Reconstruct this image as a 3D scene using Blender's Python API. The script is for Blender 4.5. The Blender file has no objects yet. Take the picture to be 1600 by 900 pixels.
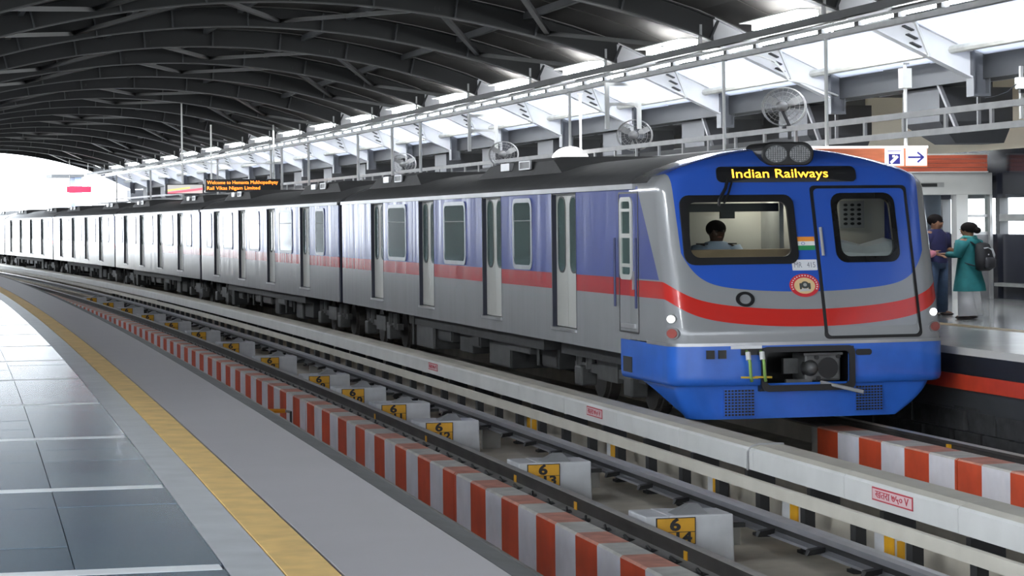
import bpy, math, random
from mathutils import Vector, Matrix
random.seed(7)
SC = bpy.context.scene
COL = SC.collection
PI = math.pi

# ------------------------------------------------------------------ camera, sky, exposure
PHI, ROLL, FPX, CAMZ, HORIZON = math.radians(11.968), math.radians(0.63), 3800.0, 1.75, 345.2
cd = bpy.data.cameras.new('camera'); cam = bpy.data.objects.new('camera', cd); COL.objects.link(cam)
cd.sensor_width = 36.0; cd.lens = 36.0 * FPX / 1600.0
cd.shift_y = -(450 - HORIZON) / 1600.0
cd.clip_start = 0.1; cd.clip_end = 3000
fwd = Vector((math.sin(PHI), math.cos(PHI), 0)); right = Vector((math.cos(PHI), -math.sin(PHI), 0)); up = Vector((0, 0, 1))
r2 = right * math.cos(ROLL) - up * math.sin(ROLL); u2 = up * math.cos(ROLL) + right * math.sin(ROLL)
cam.matrix_world = Matrix((( r2.x, u2.x, -fwd.x, 0), (r2.y, u2.y, -fwd.y, 0), (r2.z, u2.z, -fwd.z, CAMZ), (0, 0, 0, 1)))
SC.camera = cam
world = bpy.data.worlds.new('sky'); SC.world = world; world.use_nodes = True
wb = world.node_tree.nodes['Background']; wb.inputs[0].default_value = (0.86, 0.93, 1.0, 1); wb.inputs[1].default_value = 3.2
vs = SC.view_settings; vs.view_transform = 'Standard'; vs.look = 'None'; vs.gamma = 1; vs.use_curve_mapping = False
vs.exposure = 1.6
LAMP = 60.0
try:
    SC.cycles.use_denoising = True
    SC.cycles.max_bounces = 8; SC.cycles.diffuse_bounces = 4; SC.cycles.glossy_bounces = 4; SC.cycles.transparent_max_bounces = 12
    SC.cycles.sample_clamp_indirect = 6.0
    SC.cycles.caustics_reflective = False; SC.cycles.caustics_refractive = False
except Exception: pass

# ------------------------------------------------------------------ the curve the station follows
R = 1618.0
def W(s, d, z=0.0):
    return Vector((-R + (R + d) * math.cos(s / R), (R + d) * math.sin(s / R), z))

# ------------------------------------------------------------------ materials
class Ex:
    """tiny expression builder over shader math nodes"""
    def __init__(s, nt, sock): s.nt, s.k = nt, sock
    def _op(s, o, op, swap=False):
        n = s.nt.nodes.new('ShaderNodeMath'); n.operation = op
        a, b = (o, s) if swap else (s, o)
        for i, q in enumerate((a, b)):
            if isinstance(q, Ex): s.nt.links.new(q.k, n.inputs[i])
            else: n.inputs[i].default_value = q
        return Ex(s.nt, n.outputs[0])
    def __add__(s, o): return s._op(o, 'ADD')
    def __radd__(s, o): return s._op(o, 'ADD')
    def __sub__(s, o): return s._op(o, 'SUBTRACT')
    def __rsub__(s, o): return s._op(o, 'SUBTRACT', True)
    def __mul__(s, o): return s._op(o, 'MULTIPLY')
    def __rmul__(s, o): return s._op(o, 'MULTIPLY')
    def __pow__(s, o): return s._op(o, 'POWER')
    def gt(s, o): return s._op(o, 'GREATER_THAN')
    def lt(s, o): return s._op(o, 'LESS_THAN')
    def mx(s, o): return s._op(o, 'MAXIMUM')
    def mn(s, o): return s._op(o, 'MINIMUM')
    def mod(s, o): return s._op(o, 'FLOORED_MODULO')
    def abs(s): return s._op(0.0, 'ABSOLUTE')
MATS = {}
def principled(name):
    m = bpy.data.materials.new(name); m.use_nodes = True
    nt = m.node_tree; b = nt.nodes['Principled BSDF']
    return m, nt, b
def mixc(nt, f, a, b):
    n = nt.nodes.new('ShaderNodeMix'); n.data_type = 'RGBA'
    for sock, q in ((n.inputs[0], f), (n.inputs[6], a), (n.inputs[7], b)):
        if isinstance(q, Ex): nt.links.new(q.k, sock)
        elif hasattr(q, 'is_output'): nt.links.new(q, sock)
        elif isinstance(q, (int, float)): sock.default_value = q
        else: sock.default_value = (*q[:3], 1)
    return n.outputs[2]
def noise(nt, scale, detail=4, stretch=None):
    tc = nt.nodes.new('ShaderNodeTexCoord'); n = nt.nodes.new('ShaderNodeTexNoise')
    n.inputs['Scale'].default_value = scale; n.inputs['Detail'].default_value = detail
    if stretch:
        mp = nt.nodes.new('ShaderNodeMapping'); mp.inputs['Scale'].default_value = stretch
        nt.links.new(tc.outputs['Object'], mp.inputs[0]); nt.links.new(mp.outputs[0], n.inputs['Vector'])
    else: nt.links.new(tc.outputs['Object'], n.inputs['Vector'])
    return n.outputs['Fac']
def mat(name, col, rough=0.6, metal=0.0, var=0.15, scale=3.0, stretch=None, bump=0.0, coat=0.0, spec=None, rvar=0.0):
    if name in MATS: return MATS[name]
    m, nt, b = principled(name)
    if var > 0:
        f = noise(nt, scale, 5, stretch)
        mr = nt.nodes.new('ShaderNodeMapRange'); mr.inputs[1].default_value = 0.3; mr.inputs[2].default_value = 0.7
        nt.links.new(f, mr.inputs[0])
        lo = [c * (1 - var) for c in col]; hi = [min(1, c * (1 + var)) for c in col]
        nt.links.new(mixc(nt, mr.outputs[0], lo, hi), b.inputs['Base Color'])
        if bump > 0:
            bp = nt.nodes.new('ShaderNodeBump'); bp.inputs['Strength'].default_value = bump; bp.inputs['Distance'].default_value = 0.02
            nt.links.new(f, bp.inputs['Height']); nt.links.new(bp.outputs[0], b.inputs['Normal'])
        if rvar > 0:
            e = Ex(nt, f) * (2 * rvar) + (rough - rvar)
            nt.links.new(e.k, b.inputs['Roughness'])
    else: b.inputs['Base Color'].default_value = (*col, 1)
    if not rvar: b.inputs['Roughness'].default_value = rough
    b.inputs['Metallic'].default_value = metal
    if coat: b.inputs['Coat Weight'].default_value = coat; b.inputs['Coat Roughness'].default_value = 0.04
    if spec is not None: b.inputs['Specular IOR Level'].default_value = spec
    MATS[name] = m
    return m
def emit(name, col, strength):
    if name in MATS: return MATS[name]
    m, nt, b = principled(name)
    b.inputs['Base Color'].default_value = (*[c * .5 for c in col], 1)
    b.inputs['Emission Color'].default_value = (*col, 1); b.inputs['Emission Strength'].default_value = strength
    MATS[name] = m
    return m
def glass(name, tint, refl=0.12, opac=0.15):
    m, nt, b = principled(name)
    out = nt.nodes['Material Output']
    tr = nt.nodes.new('ShaderNodeBsdfTransparent'); tr.inputs[0].default_value = (*tint, 1)
    gl = nt.nodes.new('ShaderNodeBsdfGlossy'); gl.inputs['Roughness'].default_value = 0.03
    lw = nt.nodes.new('ShaderNodeFresnel'); lw.inputs[0].default_value = 1.5
    mx = nt.nodes.new('ShaderNodeMixShader')
    nt.links.new(lw.outputs[0], mx.inputs[0]); nt.links.new(tr.outputs[0], mx.inputs[1]); nt.links.new(gl.outputs[0], mx.inputs[2])
    nt.links.new(mx.outputs[0], out.inputs[0]); nt.nodes.remove(b)
    MATS[name] = m
    return m

BLUE, RED, GREY = (0.024, 0.10, 0.50), (0.60, 0.025, 0.018), (0.29, 0.295, 0.305)
def livery(name, cab=False):
    m, nt, b = principled(name)
    tc = nt.nodes.new('ShaderNodeTexCoord'); sp = nt.nodes.new('ShaderNodeSeparateXYZ'); nt.links.new(tc.outputs['Object'], sp.inputs[0])
    x, y, z = (Ex(nt, sp.outputs[i]) for i in range(3))
    if not cab:
        blue = z.gt(0.95); red = z.gt(0.71)
        sideblue = (0.075, 0.10, 0.32)
        c = mixc(nt, blue, mixc(nt, red, GREY, (0.42, 0.022, 0.03)), sideblue)
        c = mixc(nt, z.gt(2.2), c, (0.24, 0.245, 0.255))
    else:
        ax = x.abs(); x2 = ax * ax; x4 = x2 * x2; x8 = x4 * x4; x10 = x8 * x2
        zb = x2 * 0.05 + x10 * 0.0021 + 0.785
        zr = x2 * 0.05 + x8 * 0.0012 + 0.445
        fblue = z.gt(zb) * ax.lt(z * 0.04 + 1.63) * y.lt(1.3)
        sblue = y.gt((z - 0.93) * 0.795 + 0.65) * z.gt(0.95) * z.lt(2.2)
        red = (z - zr).abs().lt(0.112)
        c = mixc(nt, red, GREY, RED)
        c = mixc(nt, fblue, c, BLUE)
        c = mixc(nt, sblue, c, (0.075, 0.10, 0.32))
        c = mixc(nt, z.gt(2.24) * y.gt(1.3), c, (0.10, 0.10, 0.105))
    f = noise(nt, 2.2, 4)
    c2 = mixc(nt, Ex(nt, f) * 0.16, c, (0.12, 0.11, 0.10))
    nt.links.new(c2, b.inputs['Base Color'])
    b.inputs['Roughness'].default_value = 0.2
    b.inputs['Specular IOR Level'].default_value = 0.5 if cab else 0.22
    b.inputs['Coat Weight'].default_value = 0.3 if cab else 0.0; b.inputs['Coat Roughness'].default_value = 0.05
    # slight panel waviness
    w = noise(nt, 1.0, 3, (1, 1.6, .12)) if not cab else noise(nt, 1.3, 2); bp = nt.nodes.new('ShaderNodeBump'); bp.inputs['Strength'].default_value = 0.35 if not cab else 0.05; bp.inputs['Distance'].default_value = 0.05
    nt.links.new(w, bp.inputs['Height']); nt.links.new(bp.outputs[0], b.inputs['Normal']); nt.links.new(bp.outputs[0], b.inputs['Coat Normal'])
    MATS[name] = m
    return m

M_concrete = mat('track_concrete', (0.46, 0.42, 0.35), 0.85, var=0.2, scale=1.6, bump=0.3)
M_plinth = mat('plinth_concrete', (0.30, 0.29, 0.265), 0.85, var=0.25, scale=2.4)
M_rail = mat('rail_web', (0.045, 0.04, 0.036), 0.55, 0.3, var=0.4, scale=2)
M_railtop = mat('rail_top', (0.48, 0.46, 0.43), 0.45, 0.5, var=0.1, scale=4)
M_foot = mat('rail_foot', (0.20, 0.19, 0.18), .6, .2, var=.2)
M_white = mat('white_paint', (0.78, 0.76, 0.80), 0.6, var=0.08, scale=3)
M_red = mat('red_paint', (0.62, 0.075, 0.022), 0.55, var=0.12, scale=3)
M_whitetop = mat('white_paint_worn', (0.62, 0.60, 0.55), 0.7, var=0.15, scale=5)
M_redtop = mat('red_paint_worn', (0.66, 0.30, 0.22), 0.7, var=0.2, scale=5)
M_cover = mat('cover_paint', (0.60, 0.60, 0.585), 0.5, var=0.06, scale=2)
M_beige = mat('beige_beam', (0.54, 0.51, 0.44), 0.6, var=0.08, scale=2)
M_black = mat('black_bracket', (0.012, 0.012, 0.013), 0.55, var=0.2)
M_steel = mat('grey_steel', (0.26, 0.26, 0.28), 0.4, 0.5, var=0.12, scale=2)
M_ped = mat('pedestal_white', (0.60, 0.60, 0.61), 0.7, var=0.1, scale=4)
M_yel = mat('plate_yellow', (0.72, 0.36, 0.01), 0.5, var=0.12, scale=6)
M_ink = mat('ink_black', (0.015, 0.012, 0.012), 0.6, var=0)
M_redink = mat('ink_red', (0.45, 0.03, 0.05), 0.6, var=0)
M_pave = mat('paving_light', (0.36, 0.343, 0.35), 0.42, var=0.10, scale=1.2, rvar=0.1)
M_border = mat('border_light', (0.42, 0.435, 0.445), 0.3, var=0.14, scale=2.5)
M_tiles = [mat('tile_blue_%d' % i, c, 0.16, var=0.14, scale=3, stretch=(0.5, 3, 1)) for i, c in enumerate(
    ((0.15, 0.20, 0.24), (0.12, 0.165, 0.205), (0.19, 0.245, 0.28), (0.135, 0.18, 0.225)))]
M_strip = mat('tile_strip_light', (0.78, 0.80, 0.80), 0.25, var=0.06, scale=3)
M_yline = mat('yellow_line', (0.70, 0.46, 0.16), 0.5, var=0.16, scale=4)
M_nose = mat('platform_nosing', (0.075, 0.078, 0.08), 0.6, var=0.25, scale=3)
M_grout = mat('grout', (0.55, 0.57, 0.58), 0.6, var=0.1)
M_roof = mat('roof_sheet', (0.024, 0.021, 0.018), 0.95, var=0.12, scale=0.8)
M_rib = mat('rib_shaded', (0.012, 0.0125, 0.0135), 0.6, var=0.1, scale=1)  # same paint as the haunches; the unlit roof space is put into this dark tone
M_flange = mat('rib_flange', (0.065, 0.065, 0.065), 0.5, var=0.1, scale=1)  # same rib, paler than its web: light on the lower flange put into colour
M_brace = mat('brace_paint', (0.025, 0.025, 0.025), 0.5, var=0.1, scale=1)
M_dark = mat('dark_steel', (0.05, 0.052, 0.056), 0.6, var=0.2, scale=1)
M_wallb = mat('beige_wall', (0.76, 0.70, 0.58), 0.8, var=0.05, scale=0.6)
M_walld = mat('dark_granite', (0.016, 0.018, 0.028), 0.12, var=0.25, scale=8)
M_galv = mat('galvanised', (0.36, 0.36, 0.36), 0.45, 0.4, var=0.12, scale=3)
M_pole = mat('pole_white', (0.72, 0.72, 0.70), 0.4, var=0.05)
M_under = mat('underframe_black', (0.012, 0.012, 0.012), 0.7, var=0.5, scale=4)
M_under2 = mat('underframe_grey', (0.038, 0.038, 0.037), 0.6, var=0.35, scale=4)
M_roofcar = mat('car_roof', (0.045, 0.045, 0.047), 0.55, var=0.25, scale=2)
M_gutter = mat('silver_gutter', (0.42, 0.42, 0.43), 0.3, 0.6, var=0.2, scale=2, stretch=(1, .4, 1))
M_door = mat('door_leaf', (0.50, 0.50, 0.465), 0.35, 0.15, var=0.06, scale=2)
M_jamb = mat('door_jamb', (0.012, 0.014, 0.03), 0.5, var=0.1)
M_win = mat('side_glass', (0.055, 0.10, 0.088), 0.08, var=0.3, scale=1.5, coat=0.5)
M_winf = mat('window_frame_silver', (0.36, 0.37, 0.40), 0.3, 0.5, var=0.1)
M_rubber = mat('rubber_black', (0.008, 0.008, 0.009), 0.4, var=0.1)
M_bblue = mat('bumper_blue', (0.028, 0.135, 0.56), 0.3, var=0.12, scale=2.5, coat=0.5)
M_bell = mat('bellows', (0.008, 0.010, 0.03), 0.7, var=0.1)
M_lampw = emit('fluorescent', (0.93, 0.97, 1.0), LAMP)
M_lamps = emit('slim_fluorescent', (0.93, 0.97, 1.0), 14.0)
M_led = emit('led_orange', (1.0, 0.42, 0.02), 2.2)
M_led2 = emit('led_board_orange', (1.0, 0.20, 0.02), 1.6)
M_ledred = emit('led_board_red', (1.0, 0.02, 0.05), 1.5)
M_head = emit('headlamp_white', (1, 1, 1), 3.0)
M_livery = livery('livery'); M_cab = livery('livery_cab', True)
M_glass = glass('clear_glass', (0.72, 0.76, 0.74))

# ------------------------------------------------------------------ mesh helpers
class MB:
    def __init__(s): s.v, s.f, s.m = [], [], []
    def add(s, vs, fs, mt=0):
        o = len(s.v); s.v += [tuple(p) for p in vs]
        for f in fs: s.f.append([o + i for i in f]); s.m.append(mt)
        return s
    def box(s, x0, x1, y0, y1, z0, z1, mt=0):
        v = [(x, y, z) for z in (z0, z1) for y in (y0, y1) for x in (x0, x1)]
        return s.add(v, [(0, 2, 3, 1), (4, 5, 7, 6), (0, 1, 5, 4), (2, 6, 7, 3), (0, 4, 6, 2), (1, 3, 7, 5)], mt)
    def tube(s, p0, p1, r, n=8, mt=0, r1=None, caps=True):
        p0, p1 = Vector(p0), Vector(p1); a = (p1 - p0).normalized()
        u = a.orthogonal().normalized(); w = a.cross(u); r1 = r if r1 is None else r1
        v = []
        for p, q in ((p0, r), (p1, r1)):
            v += [p + (u * math.cos(2 * PI * i / n) + w * math.sin(2 * PI * i / n)) * q for i in range(n)]
        f = [(i, (i + 1) % n, n + (i + 1) % n, n + i) for i in range(n)]
        if caps: f += [tuple(reversed(range(n))), tuple(range(n, 2 * n))]
        return s.add(v, f, mt)
    def bar(s, p0, p1, w, h, mt=0, upv=(0, 0, 1)):
        p0, p1 = Vector(p0), Vector(p1); a = (p1 - p0).normalized(); upv = Vector(upv)
        if abs(a.dot(upv)) > .98: upv = Vector((1, 0, 0))
        sd = a.cross(upv).normalized(); uu = sd.cross(a)
        v = [p + sd * i * w / 2 + uu * j * h / 2 for p in (p0, p1) for j in (-1, 1) for i in (-1, 1)]
        return s.add(v, [(0, 2, 3, 1), (4, 5, 7, 6), (0, 1, 5, 4), (2, 6, 7, 3), (0, 4, 6, 2), (1, 3, 7, 5)], mt)
    def path(s, pts, radii, n=10, mt=0, caps=True):
        """tube through points; radii: number or (rx, ry) per point, ry along the y axis"""
        rings = []; P = [Vector(p) for p in pts]
        for i, p in enumerate(P):
            a = (P[min(i + 1, len(P) - 1)] - P[max(i - 1, 0)]).normalized()
            u = Vector((1, 0, 0)); u = (u - a * u.dot(a))
            if u.length < .2: u = Vector((0, 1, 0)) - a * a.y
            u.normalize(); w = a.cross(u)
            q = radii[i] if isinstance(radii, (list, tuple)) else radii
            ra, rb = q if isinstance(q, (list, tuple)) else (q, q)
            rings.append([p + u * ra * math.cos(2 * PI * k / n) + w * rb * math.sin(2 * PI * k / n) for k in range(n)])
        return s.loft(rings, mt, True, caps)
    def loft(s, rings, mt=0, closed=True, caps=True):
        n = len(rings[0]); v = [p for r in rings for p in r]; f = []
        for i in range(len(rings) - 1):
            for k in range(n if closed else n - 1):
                a, b = i * n + k, i * n + (k + 1) % n
                f.append((a, b, b + n, a + n))
        if caps: f += [tuple(reversed(range(n))), tuple(range((len(rings) - 1) * n, len(rings) * n))]
        return s.add(v, f, mt)
    def prism(s, outline, y0, y1, mt=0):
        n = len(outline)
        v = [(x, y0, z) for x, z in outline] + [(x, y1, z) for x, z in outline]
        f = [(i, (i + 1) % n, n + (i + 1) % n, n + i) for i in range(n)] + [tuple(reversed(range(n))), tuple(range(n, 2 * n))]
        return s.add(v, f, mt)
    def ball(s, c, rx, ry, rz, n=12, k=8, mt=0):
        c = Vector(c); rings = []
        for i in range(k + 1):
            t = PI * i / k; q = max(math.sin(t), .02)
            rings.append([c + Vector((rx * q * math.cos(2 * PI * j / n), ry * q * math.sin(2 * PI * j / n), -rz * math.cos(t))) for j in range(n)])
        return s.loft(rings, mt)
    def mesh(s, name, mats, smooth=False):
        me = bpy.data.meshes.new(name); me.from_pydata(s.v, [], s.f)
        for m in (mats if isinstance(mats, (list, tuple)) else [mats]): me.materials.append(m)
        for p, k in zip(me.polygons, s.m): p.material_index = k; p.use_smooth = smooth
        me.update()
        return me
    def build(s, name, mats, parent=None, loc=None, rz=0.0, smooth=False, autos=False):
        o = link(name, s.mesh(name, mats, smooth), parent)
        if loc is not None: o.location = loc; o.rotation_euler = (0, 0, rz)
        if autos:
            md = o.modifiers.new('bevel', 'BEVEL'); md.width = autos; md.segments = 2; md.limit_method = 'ANGLE'
        return o
def link(name, data, parent=None):
    o = bpy.data.objects.new(name, data); COL.objects.link(o)
    if parent is not None: o.parent = parent
    return o
def tag(o, label=None, cat=None, group=None, kind=None):
    if label: o['label'] = label
    if cat: o['category'] = cat
    if group: o['group'] = group
    if kind: o['kind'] = kind
    return o
def empty(name, loc, rz=0.0, label=None, cat=None, group=None, scale=None, kind=None):
    o = link(name, None); o.location = loc; o.rotation_euler = (0, 0, rz); o.empty_display_size = .2
    if scale: o.scale = scale
    return tag(o, label, cat, group, kind)
def inst(name, me, parent, loc, rz=0.0):
    o = link(name, me, parent); o.location = loc; o.rotation_euler = (0, 0, rz); return o
def copy_tree(o, parent=None):
    c = o.copy(); COL.objects.link(c); c.parent = parent
    for ch in list(o.children): copy_tree(ch, c)
    return c
def srange(a, b, st):
    n = max(1, int(math.ceil((b - a) / st))); return [a + (b - a) * i / n for i in range(n + 1)]
def sweep_mb(prof, s0, s1, st=4.0, mts=None, closed=True, mb=None):
    mb = mb or MB(); S = srange(s0, s1, st); n = len(prof); o = len(mb.v)
    for s in S: mb.v += [tuple(W(s, d, z)) for d, z in prof]
    for i in range(len(S) - 1):
        for k in range(n if closed else n - 1):
            a, b = o + i * n + k, o + i * n + (k + 1) % n
            mb.f.append([a, a + n, b + n, b]); mb.m.append(mts[k] if mts else 0)
    if closed:
        mb.f.append([o + k for k in range(n)]); mb.m.append(0)
        e = o + (len(S) - 1) * n; mb.f.append([e + k for k in reversed(range(n))]); mb.m.append(0)
    return mb
def sweep(name, prof, s0, s1, mats, st=4.0, mts=None, closed=True, parent=None):
    return sweep_mb(prof, s0, s1, st, mts, closed).build(name, mats, parent)
def rect(d0, d1, z0, z1): return [(d0, z0), (d1, z0), (d1, z1), (d0, z1)]
def text_mesh(txt, size, extrude=0.0, align='CENTER', res=3, bold=0.0):
    cu = bpy.data.curves.new('lettering', 'FONT'); cu.body = txt; cu.size = size; cu.align_x = align; cu.align_y = 'CENTER'
    cu.extrude = extrude; cu.resolution_u = res; cu.offset = bold
    o = bpy.data.objects.new('lettering', cu); COL.objects.link(o)
    dg = bpy.context.evaluated_depsgraph_get()
    me = bpy.data.meshes.new_from_object(o.evaluated_get(dg))
    bpy.data.objects.remove(o); bpy.data.curves.remove(cu)
    return me
def text_obj(name, txt, size, m, parent, loc, rot=(PI / 2, 0, 0), sx=1.0, fit=None, align='CENTER', bold=0.0):
    me = text_mesh(txt, size, 0.002, align, bold=bold)
    xs = [v.co.x for v in me.vertices]
    k = sx if not fit else fit / max(1e-4, (max(xs) - min(xs)))
    for v in me.vertices: v.co.x *= k
    me.materials.clear(); me.materials.append(m)
    o = link(name, me, parent); o.location = loc; o.rotation_euler = rot
    return o
S0, S1 = -12.0, 168.0
SV = 6.0

# ------------------------------------------------------------------ ground outside and track bed
tag(MB().box(-900, 900, -500, 1400, -9.4, -9.0).build('ground', mat('ground_outside', (0.42, 0.42, 0.38), 0.9, var=0.2, scale=.02)), kind='structure')
bed = sweep('track_bed', [(2.7, -2.3), (12.9, -2.3), (12.9, -1.45), (12.1, -1.45), (12.1, -1.21), (11.62, -1.21), (11.62, -1.45), (9.8, -1.45), (9.8, -1.21), (9.2, -1.21), (9.2, -1.45), (8.14, -1.45), (8.14, -1.08), (7.92, -1.08), (7.92, -1.45), (6.3, -1.45), (6.2, -1.21), (5.56, -1.21), (5.56, -1.92), (3.95, -1.92), (3.95, -1.21), (3.3, -1.21), (3.3, -1.92), (2.7, -1.92)], S0, 330, [M_concrete], 6)
tag(bed, kind='structure')
# ------------------------------------------------------------------ near platform
plat = sweep('platform_floor', [(-7, -1.9), (2.72, -1.9), (2.72, -0.06), (2.5, -0.03), (-7, -0.03)], S0, 200, [M_grout], 6)
tag(plat, kind='structure')
sweep('paving', rect(1.72, 2.51, -0.03, 0.0), S0, 200, M_pave, 5, parent=plat)
sweep('yellow_line', rect(1.44, 1.70, -0.03, 0.002), S0, 200, M_yline, 5, parent=plat)
sweep('border_strip', rect(1.17, 1.43, -0.03, 0.0), S0, 200, M_border, 5, parent=plat)
sweep('edge_nosing', [(2.52, -0.1), (2.74, -0.12), (2.74, -0.065), (2.70, -0.045), (2.52, -0.004)], S0, 200, M_nose, 5, parent=plat)
sweep('edge_ledge', [(2.6, -0.3), (2.84, -0.3), (2.84, -0.115), (2.74, -0.1), (2.6, -0.1)], S0, 200, M_plinth, 5, parent=plat)
# blue tiles, light cross strips
cols = [(0.423, 1.163), (-0.323, 0.417), (-1.069, -0.329), (-1.815, -1.075)]
STRIPS = [12.45 + 3.95 * k for k in range(-3, 22)]
tile_mesh = {}
def tile_me(w, l, mi):
    k = (round(w, 2), round(l, 2), mi)
    if k not in tile_mesh: tile_mesh[k] = MB().box(-w / 2, w / 2, -l / 2, l / 2, -0.03, 0).mesh('tile', M_tiles[mi])
    return tile_mesh[k]
for bi, sb in enumerate(STRIPS[:-1]):
    for ci, (d0, d1) in enumerate(cols):
        for k in range(4):
            if sb > 62 and ci > 0 and d1 < 0.4 and k: continue
            l = (3.95 - 0.16) / 4; s = sb + 0.08 + l * (k + .5)
            if sb + 3.95 < 9: continue
            if sb > 62:
                if k: continue
                l *= 4; s = sb + 3.95 / 2
            inst('tile', tile_me(d1 - d0, l - 0.005, random.choice([0, 0, 1, 2, 3])), plat, W(s, (d0 + d1) / 2, random.uniform(-.001, .001)), s / R)
    inst('tile_strip', (tile_mesh.setdefault('strip', MB().box(-1.47, 1.47, -.10, .10, -.03, 0.001).mesh('tile_strip', M_strip))), plat, W(sb, -.32, 0), sb / R)
sweep('inner_paving', rect(-7, -1.81, -0.03, 0.0), S0, 200, M_tiles[1], 6, parent=plat)

# ------------------------------------------------------------------ near running rail, guard kerb
def rail_prof(d, zt, hw=.05, fw=.11, h=.19):
    return [(d - fw, zt - h), (d + fw, zt - h), (d + fw, zt - h + .02), (d + .02, zt - h + .045), (d + .02, zt - .055), (d + hw, zt - .045), (d + hw, zt - .01), (d + hw * .6, zt), (d - hw * .6, zt), (d - hw, zt - .01), (d - hw, zt - .045), (d - .02, zt - .055), (d - .02, zt - h + .045), (d - fw, zt - h + .02)]
def rail(d, zt, label, s0=S0, s1=330):
    r = empty('running_rail', (0, 0, 0), 0, label, 'rail')
    sweep('rail_body', rail_prof(d, zt), s0, s1, [M_rail, M_railtop, M_foot], 3, mts=[2, 2, 2] + [0] * 3 + [1, 1, 1] + [0] * 3 + [2, 2], parent=r)
    return r
r1 = rail(5.86, -1.01, 'dark steel running rail right beside the near red and white kerb')
clip = MB().box(-.05, .05, -.09, .09, 0, .035).tube((0, -.05, .03), (0, .06, .06), .014, 6).mesh('rail_clip', M_black)
s = 13.2
while s < 75:
    inst('rail_clip', clip, r1, W(s, 5.745, -1.2), s / R + random.uniform(-.3, .3)); inst('rail_clip', clip, r1, W(s, 5.985, -1.2), s / R); s += .75
mk = MB().box(-.004, .004, -.05, .05, -.04, .04).mesh('paint_mark', M_yel)
for s in (19.9, 23.7, 26.4, 31.6, 35.5): inst('paint_mark', mk, r1, W(s, 5.836, -1.12), s / R)
rail(3.63, -1.01, 'running rail close under the near platform edge, mostly hidden')
rail(9.5, -1.01, 'running rail under the left wheels of the train', 0)
r4 = rail(11.74, -1.01, 'rusty running rail in front of the train, right of the far striped kerb', 0)
mk4 = MB().box(-.02, .02, -.04, .04, -.04, .04).mesh('paint_mark', M_yel)
inst('paint_mark', mk4, r4, W(28.0, 11.69, -1.1), 0)

def kerb(name, label, d0, d1, zt, zb, s_ref, pitch, s0, s1, joints, plain_from=None):
    root = empty(name, W(s0, d0, zb), 0, label, 'kerb')
    bounds = [s0] + [j for j in joints if s0 < j < s1] + [s1]
    for a, b in zip(bounds[:-1], bounds[1:]):
        mb = MB(); g = .012
        cuts = [a + g]
        k = math.floor((a - s_ref) / (pitch / 2)) + 1
        while s_ref + k * pitch / 2 < b - g - .02:
            c = s_ref + k * pitch / 2
            if c > a + g + .02: cuts.append(c)
            k += 1
        cuts.append(b - g)
        prof = [(d0, zb), (d1, zb), (d1, zt), (d0 + .02, zt), (d0, zt - .02)]
        n = 5
        for c in cuts: mb.v += [tuple(W(c, d, z) - root.location) for d, z in prof]
        for i in range(len(cuts) - 1):
            mid = (cuts[i] + cuts[i + 1]) / 2
            red = ((mid - s_ref) % pitch) < pitch / 2
            pl = plain_from is not None and mid > plain_from
            for q in range(n):
                x, y = i * n + q, i * n + (q + 1) % n
                mb.f.append([x, x + n, y + n, y])
                mb.m.append(4 if pl else ((2 if red else 3) if q in (2, 3) else (0 if red else 1)))
        mb.f.append([0, 1, 2, 3, 4]); mb.m.append(0)
        e = (len(cuts) - 1) * n; mb.f.append([e + 4, e + 3, e + 2, e + 1, e]); mb.m.append(1 if plain_from is None else 4)
        mb.build('kerb_block', [M_red, M_white, M_redtop, M_whitetop, M_plinth], root)
    return root
kerb('guard_kerb', 'long red and white striped concrete kerb beside the near rail', 5.24, 5.54, -1.08, -1.91, 22.14, 1.54, 6.0, 150, [15.35 + 11.55 * k for k in range(13)])
kerb('guard_kerb', 'red and white striped concrete kerb on the track in front of the train', 11.15, 11.58, -1.08, -1.5, 25.81, 1.53, 12.0, 31.4, [26.0 + .5], 30.9)
tm = empty('track_marker', W(40.0, 5.3, -1.55), 40 / R, 'orange and grey rod sticking out from the near striped kerb', 'marker')
MB().tube((-.55, 0, .21), (-.17, 0, .2), .035, 10).build('orange_sleeve', mat('orange_plastic', (0.85, 0.36, 0.01), .4), tm)
MB().tube((-.17, 0, .2), (.02, 0, .16), .022, 8).build('arm', M_galv, tm)
MB().box(-.09, -.06, -.03, .03, -.1, .19).build('bracket', M_dark, tm)

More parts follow.
